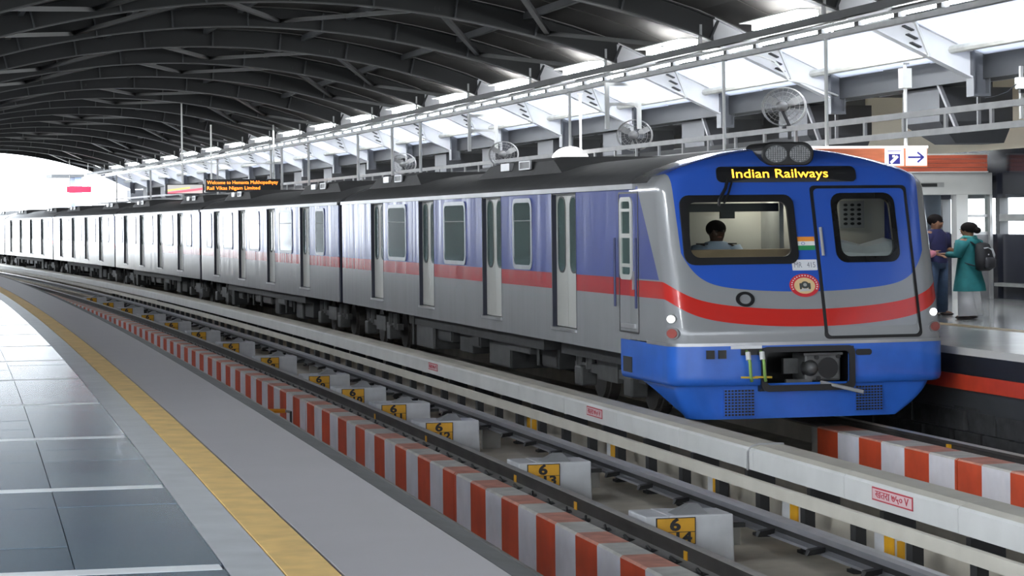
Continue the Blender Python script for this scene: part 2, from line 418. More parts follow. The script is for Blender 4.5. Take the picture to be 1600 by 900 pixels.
# ------------------------------------------------------------------ numbered pedestals, conductor rail, beams
ped_s = [(21.65, '14'), (26.85, '13'), (32.85, '12'), (36.3, '11'), (40.0, '10'), (43.6, '9'), (50.0, '8'), (56.3, '7'), (62.6, '6'), (68.9, '5'), (75.2, '4'), (81.5, '3'), (87.8, '2'), (94, '1')]
ordn = ['nearest', 'second nearest', 'third nearest', 'fourth nearest', 'fifth nearest', 'sixth nearest', 'seventh nearest', 'eighth nearest', 'ninth nearest', 'tenth nearest', 'eleventh nearest', 'twelfth nearest', 'thirteenth nearest', 'farthest']
for (s, num), od in zip(ped_s, ordn):
    p = empty('concrete_pedestal', W(s, 6.4, -1.45), s / R, 'white concrete pedestal with yellow number plate, %s along the near rail' % od, 'pedestal', 'numbered pedestals along the near track')
    MB().add([(-.19, 0, 0), (.44, 0, 0), (.44, .55, 0), (-.19, .75, 0), (-.19, .0, .45), (.43, 0, .45), (.43, .5, .45), (-.19, .65, .45)],
             [(0, 3, 2, 1), (4, 5, 6, 7), (0, 1, 5, 4), (1, 2, 6, 5), (2, 3, 7, 6), (3, 0, 4, 7)]).box(-.42, -.19, 0, .6, .245, .45).build('block', M_ped, p, autos=.012)
    pl = MB().box(-.32, .06, -.014, -.002, .185, .435).build('number_plate', M_ink, p)
    MB().box(-.31, .05, -.019, -.013, .305, .428).box(-.31, .05, -.019, -.013, .192, .298).build('yellow_field', M_yel, pl)
    text_obj('numeral', '6', .155, M_ink, pl, (-.14, -.0215, .366), sx=1.35, bold=.006); text_obj('numeral', num, .14, M_ink, pl, (-.07, -.0215, .245), sx=1.3, bold=.005)
    ib = MB(); ib.add([(-.12, .05, .45), (.2, .05, .45), (.2, .3, .45), (-.12, .3, .45), (.03, .12, .54), (.13, .12, .54), (.13, .22, .54), (.03, .22, .54)],
             [(4, 5, 6, 7), (0, 1, 5, 4), (1, 2, 6, 5), (2, 3, 7, 6), (3, 0, 4, 7)])
    ib.build('insulator_foot', M_galv, p)
    MB().box(.2, .6, .16, .22, .30, .34).build('rail_arm', M_under2, p)
cr = empty('conductor_rail', W(6, 7.12, -1.3), 0, 'grey steel conductor rail with small black clips between rail and beige beam', 'rail')
prof = [(7.03, -1.16), (7.21, -1.16), (7.21, -1.135), (7.14, -1.12), (7.14, -1.06), (7.2, -1.05), (7.2, -1.0), (7.15, -.985), (7.09, -.985), (7.04, -1.0), (7.04, -1.05), (7.10, -1.06), (7.10, -1.12), (7.03, -1.135)]
sweep_mb(prof, 6, 168, 3, mts=[0, 0, 0, 1, 0, 0, 2, 2, 2, 0, 1, 1, 0, 0]).build('rail_body', [M_steel, M_black, mat('contact_steel', (.42, .42, .43), .4, .3, var=.08)], cr).location = -cr.location
cclip = MB().add([(-.14, -.03, -.02), (.02, -.03, .0), (.02, .03, .0), (-.14, .03, -.02), (-.12, -.05, .03), (.02, -.05, .05), (.02, .05, .05), (-.12, .05, .03)],
                 [(0, 3, 2, 1), (4, 5, 6, 7), (0, 1, 5, 4), (1, 2, 6, 5), (2, 3, 7, 6), (3, 0, 4, 7)]).mesh('rail_clip', M_black)
cplate = MB().box(-.12, .14, -.05, .05, -.15, .14).mesh('support_foot', M_plinth)
s = 13.2; k = 0
while s < 95:
    o = inst('rail_clip', cclip, cr, W(s, 7.04, -1.135) - cr.location, s / R); k += 1
    if k % 4 == 0: inst('support_foot', cplate, cr, W(s + .3, 7.12, -1.3) - cr.location, s / R)
    s += 1.33
bb = empty('cable_beam', W(6, 7.75, -1.3), 0, 'long beige beam on black posts beside the grey conductor rail', 'beam')
sweep_mb([(7.62, -1.01), (7.74, -1.01), (7.74, -.91), (7.64, -.88), (7.62, -.89)], 6, 168, 3).build('beam_body', M_beige, bb).location = -bb.location
pst = MB().box(-.05, .05, -.07, .07, 0, .44).box(-.08, .08, -.09, .09, 0, .03).mesh('post', M_black)
s = 14.0
while s < 100:
    inst('post', pst, bb, W(s, 7.69, -1.45) - bb.location, s / R); s += 1.335
for s, w, od in ((22.8, .5, 'second'), (25.3, .4, 'third'), (20.3, .5, 'first'), (29.5, .4, 'fourth'), (34, .4, 'fifth')):
    j = empty('junction_box', W(s, 7.86, -1.45), s / R, 'white block with yellow sign half hidden behind the beige beam, %s from the right' % od, 'box', 'blocks behind the beige beam')
    MB().box(-.07, .04, -w / 2, w / 2, .0, .42).build('case', M_ped, j, autos=.01)
    pz = MB().box(-.05, .02, -w / 2 - .012, -w / 2, .2, .36).box(-.08, -.07, -w / 2, -.02, .22, .38).build('sign_plate', M_yel, j)
cov = empty('third_rail_cover', W(6, 8.3, -1.3), 0, 'pale grey boxed third rail cover running in front of the train', 'rail cover')
CJ = [6.0] + [14.0 + 2.75 * k for k in range(0, 57)]
cprof = [(8.15, -.97), (8.17, -.97), (8.17, -.80), (8.52, -.80), (8.52, -.72), (8.50, -.70), (8.24, -.705), (8.17, -.735), (8.15, -.76)]
for a, b in zip(CJ[:-1], CJ[1:]):
    sweep_mb(cprof, a + .004, b - .004, 2.8, mts=[0, 0, 0, 1, 1, 1, 1, 0, 0]).build('cover_panel', [M_cover, M_beige], cov, smooth=False).location = -cov.location
bracket = MB().box(-.02, .3, -.05, .05, -.15, .3).tube((.12, 0, .2), (.12, 0, .45), .05, 8).mesh('bracket', M_black)
s = 13.4
while s < 90: inst('bracket', bracket, cov, W(s, 8.22, -1.3) - cov.location, s / R); s += 2.0
hs = MB(); hs.path([W(25.15, 8.135, -.98), W(25.15, 8.14, -.78), W(25.13, 8.17, -.725), W(25.1, 8.24, -.695), W(25.0, 8.5, -.69)], .013, 6)
hs.build('seam_band', M_galv, cov).location = -cov.location
for s, wd in ((21.0, 1.0), (31.6, .8), (42.5, .8)):
    ws = link('warning_sign', MB().box(-wd / 2, wd / 2, -.004, 0, -.062, .062).mesh('warning_sign', M_redink), cov)
    ws.location = W(s, 8.147, -.835) - cov.location; ws.rotation_euler = (0, 0, s / R - PI / 2)
    MB().box(-wd / 2 + .02, wd / 2 - .02, -.006, -.004, -.048, .048).build('sign_field', mat('sign_pink', (0.62, 0.44, 0.46), .6, var=.08), ws)
    for tx, fx, fw in (('\u0916\u0924\u0930\u093e', -.23, .36), ('\u096d\u096b\u0966', .13, .26), ('V', .36, .1)): text_obj('lettering', tx, .1, M_redink, ws, (fx * wd, -.0075, 0), fit=fw * wd)
# cables lying in the trough
for d, z in ((8.62, -1.42), (8.70, -1.42)):
    tag(sweep('cable', [(d + .03 * math.cos(a), z + .03 * math.sin(a)) for a in (0, 1.05, 2.1, 3.15, 4.2, 5.25)], 8, 160, M_black, 3), 'black cable lying along the trough behind the pale rail cover', 'cable', 'cables behind the rail cover')

# ------------------------------------------------------------------ far platform
fp = sweep('platform_floor', [(12.87, -.2), (13.2, -1.9), (21.6, -1.9), (21.6, -.02), (12.87, -.02)], S0, 200, [M_dark], 6)
tag(fp, kind='structure')
sweep('edge_paving', rect(12.85, 15.3, -.1, 0.0), S0, 200, mat('far_paving', (0.62, 0.60, 0.54), .25, var=.08, scale=.8), 6, parent=fp)
sweep('yellow_line', rect(15.31, 15.62, -.06, 0.002), S0, 200, mat('far_yellow', (0.62, 0.44, 0.20), .4, var=.1), 6, parent=fp)
sweep('tile_floor', rect(15.63, 21.5, -.06, 0.0), S0, 200, mat('far_tiles', (0.30, 0.31, 0.31), .12, var=.12, scale=.8), 6, parent=fp)
sweep('red_band', rect(12.84, 12.9, -.56, -.36), S0, 200, mat('red_band', (0.55, 0.05, 0.02), .5), 6, parent=fp)
sweep('dark_face', rect(12.86, 12.95, -.36, -.1), S0, 200, M_black, 6, parent=fp)
blk = MB().box(-.2, .2, -.42, .42, -.13, .13).mesh('masonry_block', mat('dark_masonry', (0.035, 0.035, 0.036), .8, var=.5, scale=5))
for row in range(3):
    for k in range(26):
        s = 12 + k * .92 + (row % 2) * .46
        inst('masonry_block', blk, fp, W(s, 13.2 - .02 * row + random.uniform(-.03, .03), -.72 - row * .28), s / R)

# ------------------------------------------------------------------ roof
def zr(d):
    u = abs(d - 7.3)
    return 6.76 - .0217 * u * u if u < 7.7 else 5.473 - .46 * (u - 7.7)
ceil = empty('ceiling', (0, 0, 0), kind='structure')
RIBS = [40.7 + 7.02 * k for k in range(-10, 19)]
dd = [-3.1 + (20.8) * i / 40 for i in range(41)]
def arch_loft(y0, y1, z0, z1, ds=dd):
    mb = MB(); rings = []
    for d in ds: rings.append([(d, y0, zr(d) + z0), (d, y1, zr(d) + z0), (d, y1, zr(d) + z1), (d, y0, zr(d) + z1)])
    return mb.loft(rings)
dd = [-.6 + 15.8 * i / 32 for i in range(33)]; dr_ = [15.2 + 2.5 * i / 6 for i in range(7)]; dl_ = [-3.1 + 2.5 * i / 6 for i in range(7)]
rib_web = arch_loft(-.015, .015, .02, .5, dd).mesh('rib', M_rib)
rib_fl = arch_loft(-.13, .13, 0, .03, dd).mesh('lower_flange', M_flange)
rib_tf = arch_loft(-.13, .13, .48, .51, dd).mesh('upper_flange', M_rib)
M_haunch = mat('rib_lit', (.82, .82, .84), .45, var=.04)  # the ribs' paint again, whitened to carry the lamp light beyond the trough
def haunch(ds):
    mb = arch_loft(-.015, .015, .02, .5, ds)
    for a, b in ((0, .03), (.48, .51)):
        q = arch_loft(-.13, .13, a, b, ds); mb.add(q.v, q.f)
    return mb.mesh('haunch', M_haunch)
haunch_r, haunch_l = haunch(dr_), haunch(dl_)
def translucent(name, col):
    m, nt, b = principled(name); out = nt.nodes['Material Output']; nt.nodes.remove(b)
    d = nt.nodes.new('ShaderNodeBsdfDiffuse'); t = nt.nodes.new('ShaderNodeBsdfTranslucent'); mx = nt.nodes.new('ShaderNodeMixShader'); mx.inputs[0].default_value = .45
    c = mixc(nt, Ex(nt, noise(nt, .8, 3)), [q * .93 for q in col], col)
    for q in (d, t): nt.links.new(c, q.inputs[0])
    nt.links.new(d.outputs[0], mx.inputs[1]); nt.links.new(t.outputs[0], mx.inputs[2]); nt.links.new(mx.outputs[0], out.inputs[0])
    return m
M_rooflight = translucent('translucent_sheet', (.70, .72, .78)); M_sideroof = translucent('side_sheet', (.34, .32, .28))
st_mesh = MB().box(-.02, .02, -.12, .12, .03, .48).mesh('stiffener', M_dark)
spl = MB()
spl.bar((.42, -.02, -.12), (-.16, -.02, .62), .02, .06, upv=(0, 1, 0))
spl_bar = MB().bar((.20, -.16, -.10), (-.10, -.16, .60), .04, .07, upv=(0, 1, 0)).mesh('splice_bar', M_pole)
spl_fin = MB().box(-.1, .1, -.16, -.015, -.012, .012).mesh('splice_fin', M_dark)
for i, s in enumerate(RIBS):
    rb = link('rib', rib_web, ceil); rb.location = W(s, 0); rb.rotation_euler = (0, 0, s / R)
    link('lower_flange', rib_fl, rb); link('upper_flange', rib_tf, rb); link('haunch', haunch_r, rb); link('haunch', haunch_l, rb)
    for d in [-2 + 1.9 * k for k in range(10)]:
        o = link('stiffener', st_mesh, rb); sl = math.atan((zr(d + .1) - zr(d - .1)) / .2); o.location = (d, 0, zr(d)); o.rotation_euler = (0, -sl, 0)
    if s > 30:
        o = link('splice_bar', spl_bar, rb); o.location = (16.65, 0, zr(16.65)); o.rotation_euler = (0, .0, 0)
        for q in range(3):
            o = link('splice_fin', spl_fin, rb); o.location = (16.62 - .07 * q, 0, zr(16.6) + .08 + .15 * q); o.rotation_euler = (0, .43, 0)
    if i < len(RIBS) - 1:
        L = RIBS[i + 1] - s
        key = 'roof_panel'
        for q in range(3):
            if key + str(q) not in tile_mesh:
                for kk, d0_, d1_, mm in (('a', -1.8, 16.4, M_roof), ('b', 16.4, 18.8, M_rooflight), ('c', -4.4, -1.8, M_rooflight)):
                    ds = [d0_ + (d1_ - d0_) * k / 24 for k in range(25)]
                    tile_mesh[key + str(q) + kk] = arch_loft(L * q / 3 + .01, L * (q + 1) / 3 - .01, .53 + .012 * (q % 2), .57 + .012 * (q % 2), ds).mesh('roof_panel', mm)
                tile_mesh[key + str(q)] = 1
            for kk in 'abc':
                o = link('roof_panel', tile_mesh[key + str(q) + kk], ceil); o.location = W(s, 0); o.rotation_euler = (0, 0, s / R)
        if s > 26:
            # zig-zag bracing between ribs, in every other bay
            if i % 3 != 1:
                for q in range(6):
                    d0, d1 = 0.5 + 2.6 * q, 0.5 + 2.6 * (q + 1)
                    fl = q % 2 == 0
                    a = (d0, 0 if fl else L, zr(d0) + .18); b = (d1, L if fl else 0, zr(d1) + .18)
                    o = MB().bar(a, b, .12, .1).build('brace', M_brace, ceil); o.location = W(s, 0); o.rotation_euler = (0, 0, s / R)
for d in (-1.5, 1.5, 4.5, 7.3, 10.1, 13.0, 16.2):
    sweep('purlin', [(d - .06, zr(d) + .36), (d + .06, zr(d) + .36), (d + .06, zr(d) + .52), (d - .06, zr(d) + .52)], S0, S1, M_dark, 6, parent=ceil)
# flat strips of roof over the platform backs, girders
for d0, d1 in ((18.2, 22.0), (-7.2, -3.7)): sweep('side_roof', rect(d0, d1, 4.76, 4.78), S0, S1, M_sideroof, 6, parent=ceil)
sweep('girder', rect(17.95, 18.45, 4.22, 4.74), S0, S1, mat('girder_grey', (0.05, 0.052, 0.057), .6, var=.1, scale=.6), 6, parent=ceil)
sweep('girder', rect(-3.8, -3.3, 4.22, 4.74), S0, S1, M_dark, 6, parent=ceil)
sweep('pipe', [(17.35 + .075 * math.cos(a * PI / 4), 4.74 + .075 * math.sin(a * PI / 4)) for a in range(8)], S0, S1, mat('pipe_beige', (.5, .5, .46), .5), 5, parent=ceil)
# columns
colm = MB().box(17.72, 18.02, -.012, .012, 3.95, 4.9).box(17.70, 17.73, -.16, .16, 3.95, 4.9).box(18.0, 18.03, -.16, .16, 3.95, 4.9).box(17.7, 18.03, -.16, .16, 3.9, 3.95)
colm.box(18.0, 21.4, -.03, .03, 4.25, 4.65)
colm = colm.mesh('column', mat('column_grey', (.12, .125, .14), .5, var=.08))
colh = MB().box(18.1, 19.6, -.9, .9, 3.55, 4.2).add([(18.1, -.9, 3.55), (19.6, -.9, 3.55), (19.6, .9, 3.55), (18.1, .9, 3.55), (18.6, -.5, 3.15), (19.6, -.5, 3.15), (19.6, .5, 3.15), (18.6, .5, 3.15)],
    [(4, 7, 6, 5), (0, 4, 5, 1), (1, 5, 6, 2), (2, 6, 7, 3), (3, 7, 4, 0)]).mesh('column_head', mat('head_grey', (.06, .062, .07), .6, var=.1))
strut = MB().bar((18.0, 0, 3.3), (18.0, .9, 4.25), .07, .07).bar((18.0, -.9, 3.3), (18.0, -.9, 4.25), .06, .06).mesh('strut', mat('strut_grey', (.14, .14, .15), .5))
for s in RIBS:
    if s < 20: continue
    o = link('column', colm); o.location = W(s, 0); o.rotation_euler = (0, 0, s / R); tag(o, kind='structure')
    if s > 38: h = link('column_head', colh, o); h.location = (0, 3.2, 0)
    if s < 60:
        h = link('strut', strut, o); h.location = (0, 1.2 - .0, 0)
    o = link('column', colm); o.location = W(s, 14.6); o.rotation_euler = (0, 0, s / R + PI); o.location = W(s, 14.6); tag(o, kind='structure')

# ------------------------------------------------------------------ walls at the backs of the platforms
def wallseg(parent, name, d, s0, s1, z0, z1, m): return sweep(name, rect(d, d + .2, z0, z1), s0, s1, m, 8, parent=parent)
wr = empty('wall_right', (0, 0, 0), kind='structure')
wallseg(wr, 'upper_wall', 21.4, S0, 56, 3.14, 4.72, M_wallb)
wallseg(wr, 'lower_wall', 21.4, S0, 44.5, 0, 3.14, M_walld)
wallseg(wr, 'lower_wall', 21.4, 44.5, 60, 0, 1.36, M_walld)
wallseg(wr, 'lower_wall', 21.4, 44.5, 60, 2.12, 3.14, M_walld)
wallseg(wr, 'window_rail', 21.38, 44.5, 47.4, 1.63, 1.78, M_galv)
wallseg(wr, 'hand_rail', 21.2, 30, 47.3, .27, .34, M_galv)
for k in range(4): wallseg(wr, 'mullion', 21.39, 44.5 + 2.9 * k, 44.7 + 2.9 * k, 1.36, 2.12, M_dark)
wallseg(wr, 'lower_wall', 21.4, 60, S1, 0, 3.2, M_walld)
wallseg(wr, 'upper_wall', 21.4, 56, S1, 3.85, 4.72, M_dark)
k = 0; s = 56.0
while s < S1:
    wallseg(wr, 'pier', 21.4, s, s + (2.6 if k % 2 else 1.2), 3.2, 3.85, M_dark); s += 5.0; k += 1
wl = empty('wall_left', (0, 0, 0), kind='structure')
M_wl = mat('left_wall', (0.04, 0.04, 0.045), .9, var=.2, scale=.4, spec=.1)
LW0, LW1 = 24, 168
wallseg(wl, 'lower_wall', -7.2, LW0, LW1, 0, 3.2, M_wl)
wallseg(wl, 'upper_wall', -7.2, LW0, LW1, 3.2, 4.72, M_wl)
wallseg(wl, 'parapet', -7.2, S0, LW0, 0, .5, M_wallb)
tag(sweep('reflection_blocker', rect(-16, -9, -9, 6.5), 169, 236, M_wl, 8), kind='structure')  # unseen block added outside to darken the reflections in the car sides
for s in RIBS:
    if s < LW0: wallseg(wl, 'pier', -7.2, s, s + .3, .5, 4.72, M_wallb)

# ------------------------------------------------------------------ light gantry along the far platform
ORDN = ['first', 'second', 'third', 'fourth', 'fifth', 'sixth', 'seventh', 'eighth', 'ninth', 'tenth', 'eleventh', 'twelfth', 'thirteenth', 'fourteenth', 'fifteenth', 'sixteenth', 'seventeenth', 'eighteenth', 'nineteenth', 'twentieth']
def gantry(mir, label, sa):
    D = (lambda d: 14.6 - d) if mir else (lambda d: d)
    sg_ = -1 if mir else 1
    gan = empty('light_gantry', W(30, D(15), 4.95), 30 / R, label, 'gantry')
    inv = gan.matrix_basis.inverted()
    def gsweep(name, prof, m):
        o = sweep_mb([(D(d), z) for d, z in prof], sa, S1, 3).build(name, m, gan); o.matrix_parent_inverse = inv; return o
    gsweep('upper_channel', [(14.84, 5.20), (14.95, 5.20), (14.95, 5.34), (14.84, 5.34)], mat('gantry_dark', (.045, .046, .048), .5, .2))
    gsweep('tray', [(14.86, 5.09), (15.14, 5.13), (15.14, 5.18), (14.86, 5.14)], M_galv)
    gsweep('lower_channel', [(14.98, 4.93), (15.12, 4.93), (15.12, 5.02), (14.98, 5.02)], M_galv)
    hang = MB().bar((D(14.92), 0, 5.2), (D(14.92), 0, 5.75), .1, .05).bar((D(15.08), 0, 5.0), (D(15.08), 0, 5.2), .05, .03).mesh('hanger', M_galv)
    for s in RIBS:
        if s < sa + 4: continue
        o = link('hanger', hang, gan); o.matrix_parent_inverse = inv; o.location = W(s, 0); o.rotation_euler = (0, 0, s / R)
    for s in RIBS:
        for k in range(4):
            q = s + .3 + 1.755 * k
            if mir or q < sa + 3 or q > 110: continue
            o = link('clamp', clampm, gan); o.matrix_parent_inverse = inv; o.location = W(q, D(15.02), 5.06); o.rotation_euler = (0, 0, q / R)
    side = 'over the near platform' if mir else 'above the far platform'
    NL = 0
    for s in RIBS:
        if s < sa + 3 or s > 160: continue
        NL += 1
        t = empty('strip_light', W(s + 2.5, D(15.10), 5.44), (s + 2.5) / R + (PI if mir else 0), ('%s large white strip light from the right, on the trough above the far platform' % ORDN[NL - 1]) if not mir else 'large white fluorescent strip light on the lighting trough over the near platform', 'light', 'large strip lights ' + side)
        link('housing', lampbody, t); link('tube', lamptube, t)
        for k in range(4):
            q = s + .3 + 1.755 * k + .87
            t = empty('batten_light', W(q, D(15.05), 5.08), q / R, 'slim white tube light inside the lighting trough ' + side, 'light', 'slim tube lights ' + side)
            link('housing', smallbody, t); link('tube', smalltube, t)
clampm = MB().box(-.07, .07, -.1, .1, -.03, .05).mesh('clamp', M_dark)
lampbody = MB().box(-.34, .0, -1.65, 1.65, .08, .10).box(-.06, .0, -.05, .05, -.1, -.03).mesh('housing', M_pole)
lamptube = MB().box(-.09, .06, -1.6, 1.6, -.04, .07).mesh('tube', M_lampw)
smallbody = MB().box(-.045, .045, -.8, .8, .035, .055).mesh('housing', M_pole)
smalltube = MB().box(-.03, .03, -.78, .78, -.01, .03).mesh('tube', M_lamps)
gantry(False, 'long grey lighting trough hung under the roof above the far platform', 26)
gantry(True, 'lighting trough over the near platform, mirror of the far one', -10)

# cable ladder hung over the platform
lad = empty('cable_ladder', W(30, 15, 3.1), 0, 'long grey cable ladder hung above the far platform behind the train roof', 'cable ladder')
for z in (3.06, 3.38):
    sweep_mb(rect(15.2, 15.27, z, z + .1), 26, S1, 4).build('side_rail', M_galv, lad).location = -lad.location
rung = MB().box(-.02, .02, -.05, .05, 0, .26).mesh('rung', M_galv)
rung2 = MB().box(-.25, .25, -.09, .09, -.05, .0).mesh('tray_plate', M_galv)
s = 31.0; k = 0
while s < 110:
    inst('rung', rung, lad, W(s, 15.235, 3.14) - lad.location, s / R)
    if k % 2 and s > 44: inst('tray_plate', rung2, lad, W(s + .8, 15.2, 3.06) - lad.location, s / R)
    s += 1.72; k += 1
sweep_mb(rect(15.6, 15.66, 3.2, 3.3), 44, S1, 4).build('side_rail', M_dark, lad).location = -lad.location

# hanging poles
ORD = ['first', 'second', 'third', 'fourth', 'fifth', 'sixth', 'seventh', 'eighth', 'ninth', 'tenth', 'eleventh', 'twelfth', 'thirteenth', 'fourteenth', 'fifteenth', 'sixteenth', 'seventeenth', 'eighteenth', 'nineteenth', 'twentieth']
NP = [0]
def pole(s, d, z0, z1, r=.035, box=False):
    NP[0] += 1
    o = empty('hanging_pole', W(s, d, z0), s / R, 'thin white pole hanging over the far platform, %s counted from the right' % ORD[NP[0] - 1], 'pole', 'white hanging poles over the far platform')
    MB().tube((0, 0, 0), (0, 0, z1 - z0), r, 8).build('tube', M_pole, o)
    MB().box(-.06, .06, -.06, .06, z1 - z0 - .03, z1 - z0).build('end_plate', M_galv, o)
    if box: MB().box(-.09, .09, -.09, .09, z1 - z0 - .45, z1 - z0 - .1).build('joint_box', M_pole, o)
pole(40.7, 16.45, 3.0, 4.5, box=True); pole(40.7, 14.95, 3.0, 4.93)
for s, d in ((46.5, 15), (58.2, 15), (59.0, 15.5), (75.6, 15), (79.9, 15), (85.7, 15), (95.4, 15), (101.4, 15), (104, 15), (118.5, 15), (129.7, 15), (141.3, 15), (155.2, 15)):
    pole(s, d, 2.95, 4.94, .035 if s < 60 else .05)
def hframe(s, d0, d1, z0, z1, zb):
    o = empty('portal_frame', W(s, (d0 + d1) / 2, z0), s / R, 'white H shaped hanging frame behind the train roof, at %s' % ('the right' if s < 60 else 'the left'), 'portal frame', 'white hanging frames')
    h = (d1 - d0) / 2
    for sx in (-1, 1): MB().bar((sx * h, 0, 0), (sx * h, 0, z1 - z0), .09, .09).build('leg', M_pole, o)
    MB().bar((-h, 0, zb - z0), (h, 0, zb - z0), .07, .07).build('crossbar', M_pole, o)
    MB().bar((-h, 0, z1 - z0 - .04), (h, 0, z1 - z0 - .04), .07, .07).build('crossbar', M_pole, o)
    for sx in (-1, 1): MB().bar((sx * h, 0, zb - z0 - .12), (sx * (h - .14), 0, zb - z0), .03, .03).build('gusset', M_pole, o)
hframe(54.0, 14.73, 15.5, 3.85, 4.92, 4.42); hframe(68.5, 14.88, 15.68, 3.78, 4.85, 4.38); 

# fans
def fan(s, d, z, rz, lab):
    o = empty('platform_fan', W(s, d, z), s / R + rz, lab, 'fan', 'fans mounted above the far platform')
    o.scale = (1.15, 1.15, 1.0)
    g = MB()
    for rr, yy, tr in ((.36, 0, .012), (.36, .12, .012), (.2, -.03, .005), (.28, -.02, .005), (.12, -.04, .005)):
        pts = [(rr * math.cos(a * PI / 12), yy, rr * math.sin(a * PI / 12)) for a in range(25)]
        for p, q in zip(pts[:-1], pts[1:]): g.tube(p, q, tr, 5, caps=False)
    for a in range(24):
        c, sn = math.cos(a * PI / 12), math.sin(a * PI / 12)
        g.tube((.08 * c, -.05, .08 * sn), (.36 * c, 0, .36 * sn), .003, 4, caps=False)
    g.build('guard', M_galv, o)
    h = MB(); h.ball((0, -.12, 0), .1, .16, .1); h.build('motor', M_galv, o, smooth=True)
    for k in range(3):
        a = 2 * PI * k / 3 + .5; c, sn = math.cos(a), math.sin(a)
        bl = MB(); pts = []
        for r_, w_ in ((.06, .03), (.18, .07), (.33, .06)):
            pts += [(r_ * c - w_ * sn, .04 + w_ * .3, r_ * sn + w_ * c), (r_ * c + w_ * sn, .08 - w_ * .3, r_ * sn - w_ * c)]
        pts += [(x, y + .006, z_) for x, y, z_ in pts]
        bl.add(pts, [(0, 1, 3, 2), (2, 3, 5, 4), (6, 8, 9, 7), (8, 10, 11, 9), (4, 5, 11, 10), (0, 2, 8, 6), (2, 4, 10, 8), (1, 7, 9, 3), (3, 9, 11, 5)])
        bl.build('blade', M_galv, o)
    MB().tube((0, -.12, -.08), (.12, .0, -.42), .025, 8).bar((0, -.1, -.4), (.3, .05, -.4), .08, .04).build('arm', M_dark, o)
    MB().bar((.1, 0, -.42), (.1, 0, z * 0 - .62), .06, .05).build('mount', M_dark, o)
fan(43.6, 15.2, 3.86, -.55, 'big round wall fan directly above the twin headlamp of the train')
fan(54.4, 15.5, 3.72, -.45, 'round fan below the white H frame over the middle of the front car')
fan(66.2, 15.3, 3.62, -.4, 'round fan left of the hanging white disc')
fan(80.0, 15.4, 3.7, -.4, 'distant round fan farthest left above the second car')
dk = empty('hanging_disc', W(58.2, 15, 3.22), .0, 'round white disc hanging on a pole just above the train roof', 'sign')
for sy in (-.07, .03):
    pts = [(.47 * math.cos(a * PI / 16), .36 * math.sin(a * PI / 16)) for a in range(32)]
    MB().prism(pts, sy, sy + .04).build('face', emit('disc_lit', (1, 1, 1), 1.2), dk)
MB().bar((0, -.02, .3), (0, -.02, .5), .06, .05).build('stem', M_pole, dk)

# ------------------------------------------------------------------ signs
M_signo = mat('sign_orange', (0.85, 0.25, 0.12), .35, var=.12, scale=3, stretch=(1, 1, 6))
M_signw = emit('sign_white_lit', (1, .97, .97), .55)
M_ink_b = mat('ink_blue', (.05, .05, .35), .5, var=0)
sg = empty('direction_sign', W(40.7, 15.76, 2.63), 40.7 / R, 'hanging orange and white sign with blue arrow beside the train front', 'sign')
MB().box(-1.12, 1.08, -.06, .06, 0, .38).build('case', M_signo, sg, autos=.01)
MB().box(-1.13, 1.09, -.065, .065, .34, .385).build('top_strip', M_signw, sg)
MB().box(.66, 1.06, -.068, -.06, .03, .33).build('arrow_panel', M_signw, sg)
MB().box(.26, .62, -.068, -.06, .03, .33).build('pictogram_panel', M_signw, sg)
a = MB().bar((.70, -.071, .18), (.98, -.071, .18), .004, .035, upv=(0, 0, 1)).bar((.88, -.071, .27), (1.0, -.071, .175), .004, .035).bar((.88, -.071, .09), (1.0, -.071, .185), .004, .035)
a.build('arrow', M_ink_b, sg)
pg = MB().box(.33, .55, -.0715, -.067, .06, .24).box(.31, .57, -.0715, -.067, .285, .30)
pg.build('pictogram', M_ink_b, sg)
fg = MB().bar((.37, -.073, .08), (.5, -.073, .2), .002, .05).box(.40, .45, -.0735, -.0725, .18, .22)
fg.build('pictogram_figure', M_signw, sg)
# LED board and screen over the far platform
lb = empty('led_board', W(100, 13.1, 3.1), 100 / R, 'black board with two lines of orange LED text above the second car', 'display')
MB().box(-1.56, 1.56, -.1, .1, -.02, .5).build('case', M_rubber, lb, autos=.01)
text_obj('lettering', 'Welcome to Hemanta Mukhopadhyay', .2, M_led2, lb, (-.02, -.104, .36), fit=2.95)
text_obj('lettering', 'Rail Vikas Nigam Limited', .2, M_led2, lb, (-.40, -.104, .13), fit=2.2)
for sx in (-1.3, 1.3): MB().bar((sx, 0, .5), (sx, 0, 2.75), .06, .06).build('hanger', M_pole, lb)
MB().bar((-1.9, 0, 1.15), (1.7, 0, 1.15), .06, .06).build('crossbar', M_pole, lb)
ls = empty('info_screen', W(100, 10.7, 3.0), 100 / R, 'small grey screen with red and yellow picture left of the LED board', 'display')
MB().box(-.78, .78, -.08, .08, .0, .42).build('case', M_dark, ls, autos=.01)
def screen_mat():
    m, nt, b = principled('screen_picture')
    tc = nt.nodes.new('ShaderNodeTexCoord'); sp = nt.nodes.new('ShaderNodeSeparateXYZ'); nt.links.new(tc.outputs['Object'], sp.inputs[0])
    x, y, z = (Ex(nt, sp.outputs[i]) for i in range(3))
    q = z - x * .12
    c = mixc(nt, q.lt(.17), (.35, .34, .33), (.75, .12, .16)); c = mixc(nt, (q - .24).abs().lt(.03) * x.lt(.2), c, (.8, .55, .15)); c = mixc(nt, q.lt(.08), c, (.45, .38, .36))
    nt.links.new(c, b.inputs['Base Color']); nt.links.new(c, b.inputs['Emission Color']); b.inputs['Emission Strength'].default_value = .5
    return m
MB().box(-.72, .72, -.09, -.08, .03, .38).build('screen', screen_mat(), ls)
MB().bar((-.1, 0, .42), (-.1, 0, 4.05), .06, .06).build('hanger', M_pole, ls)
rs = empty('led_board', W(160, 13.27, 3.94), 160 / R, 'bright red LED board far away at the open station end', 'display')
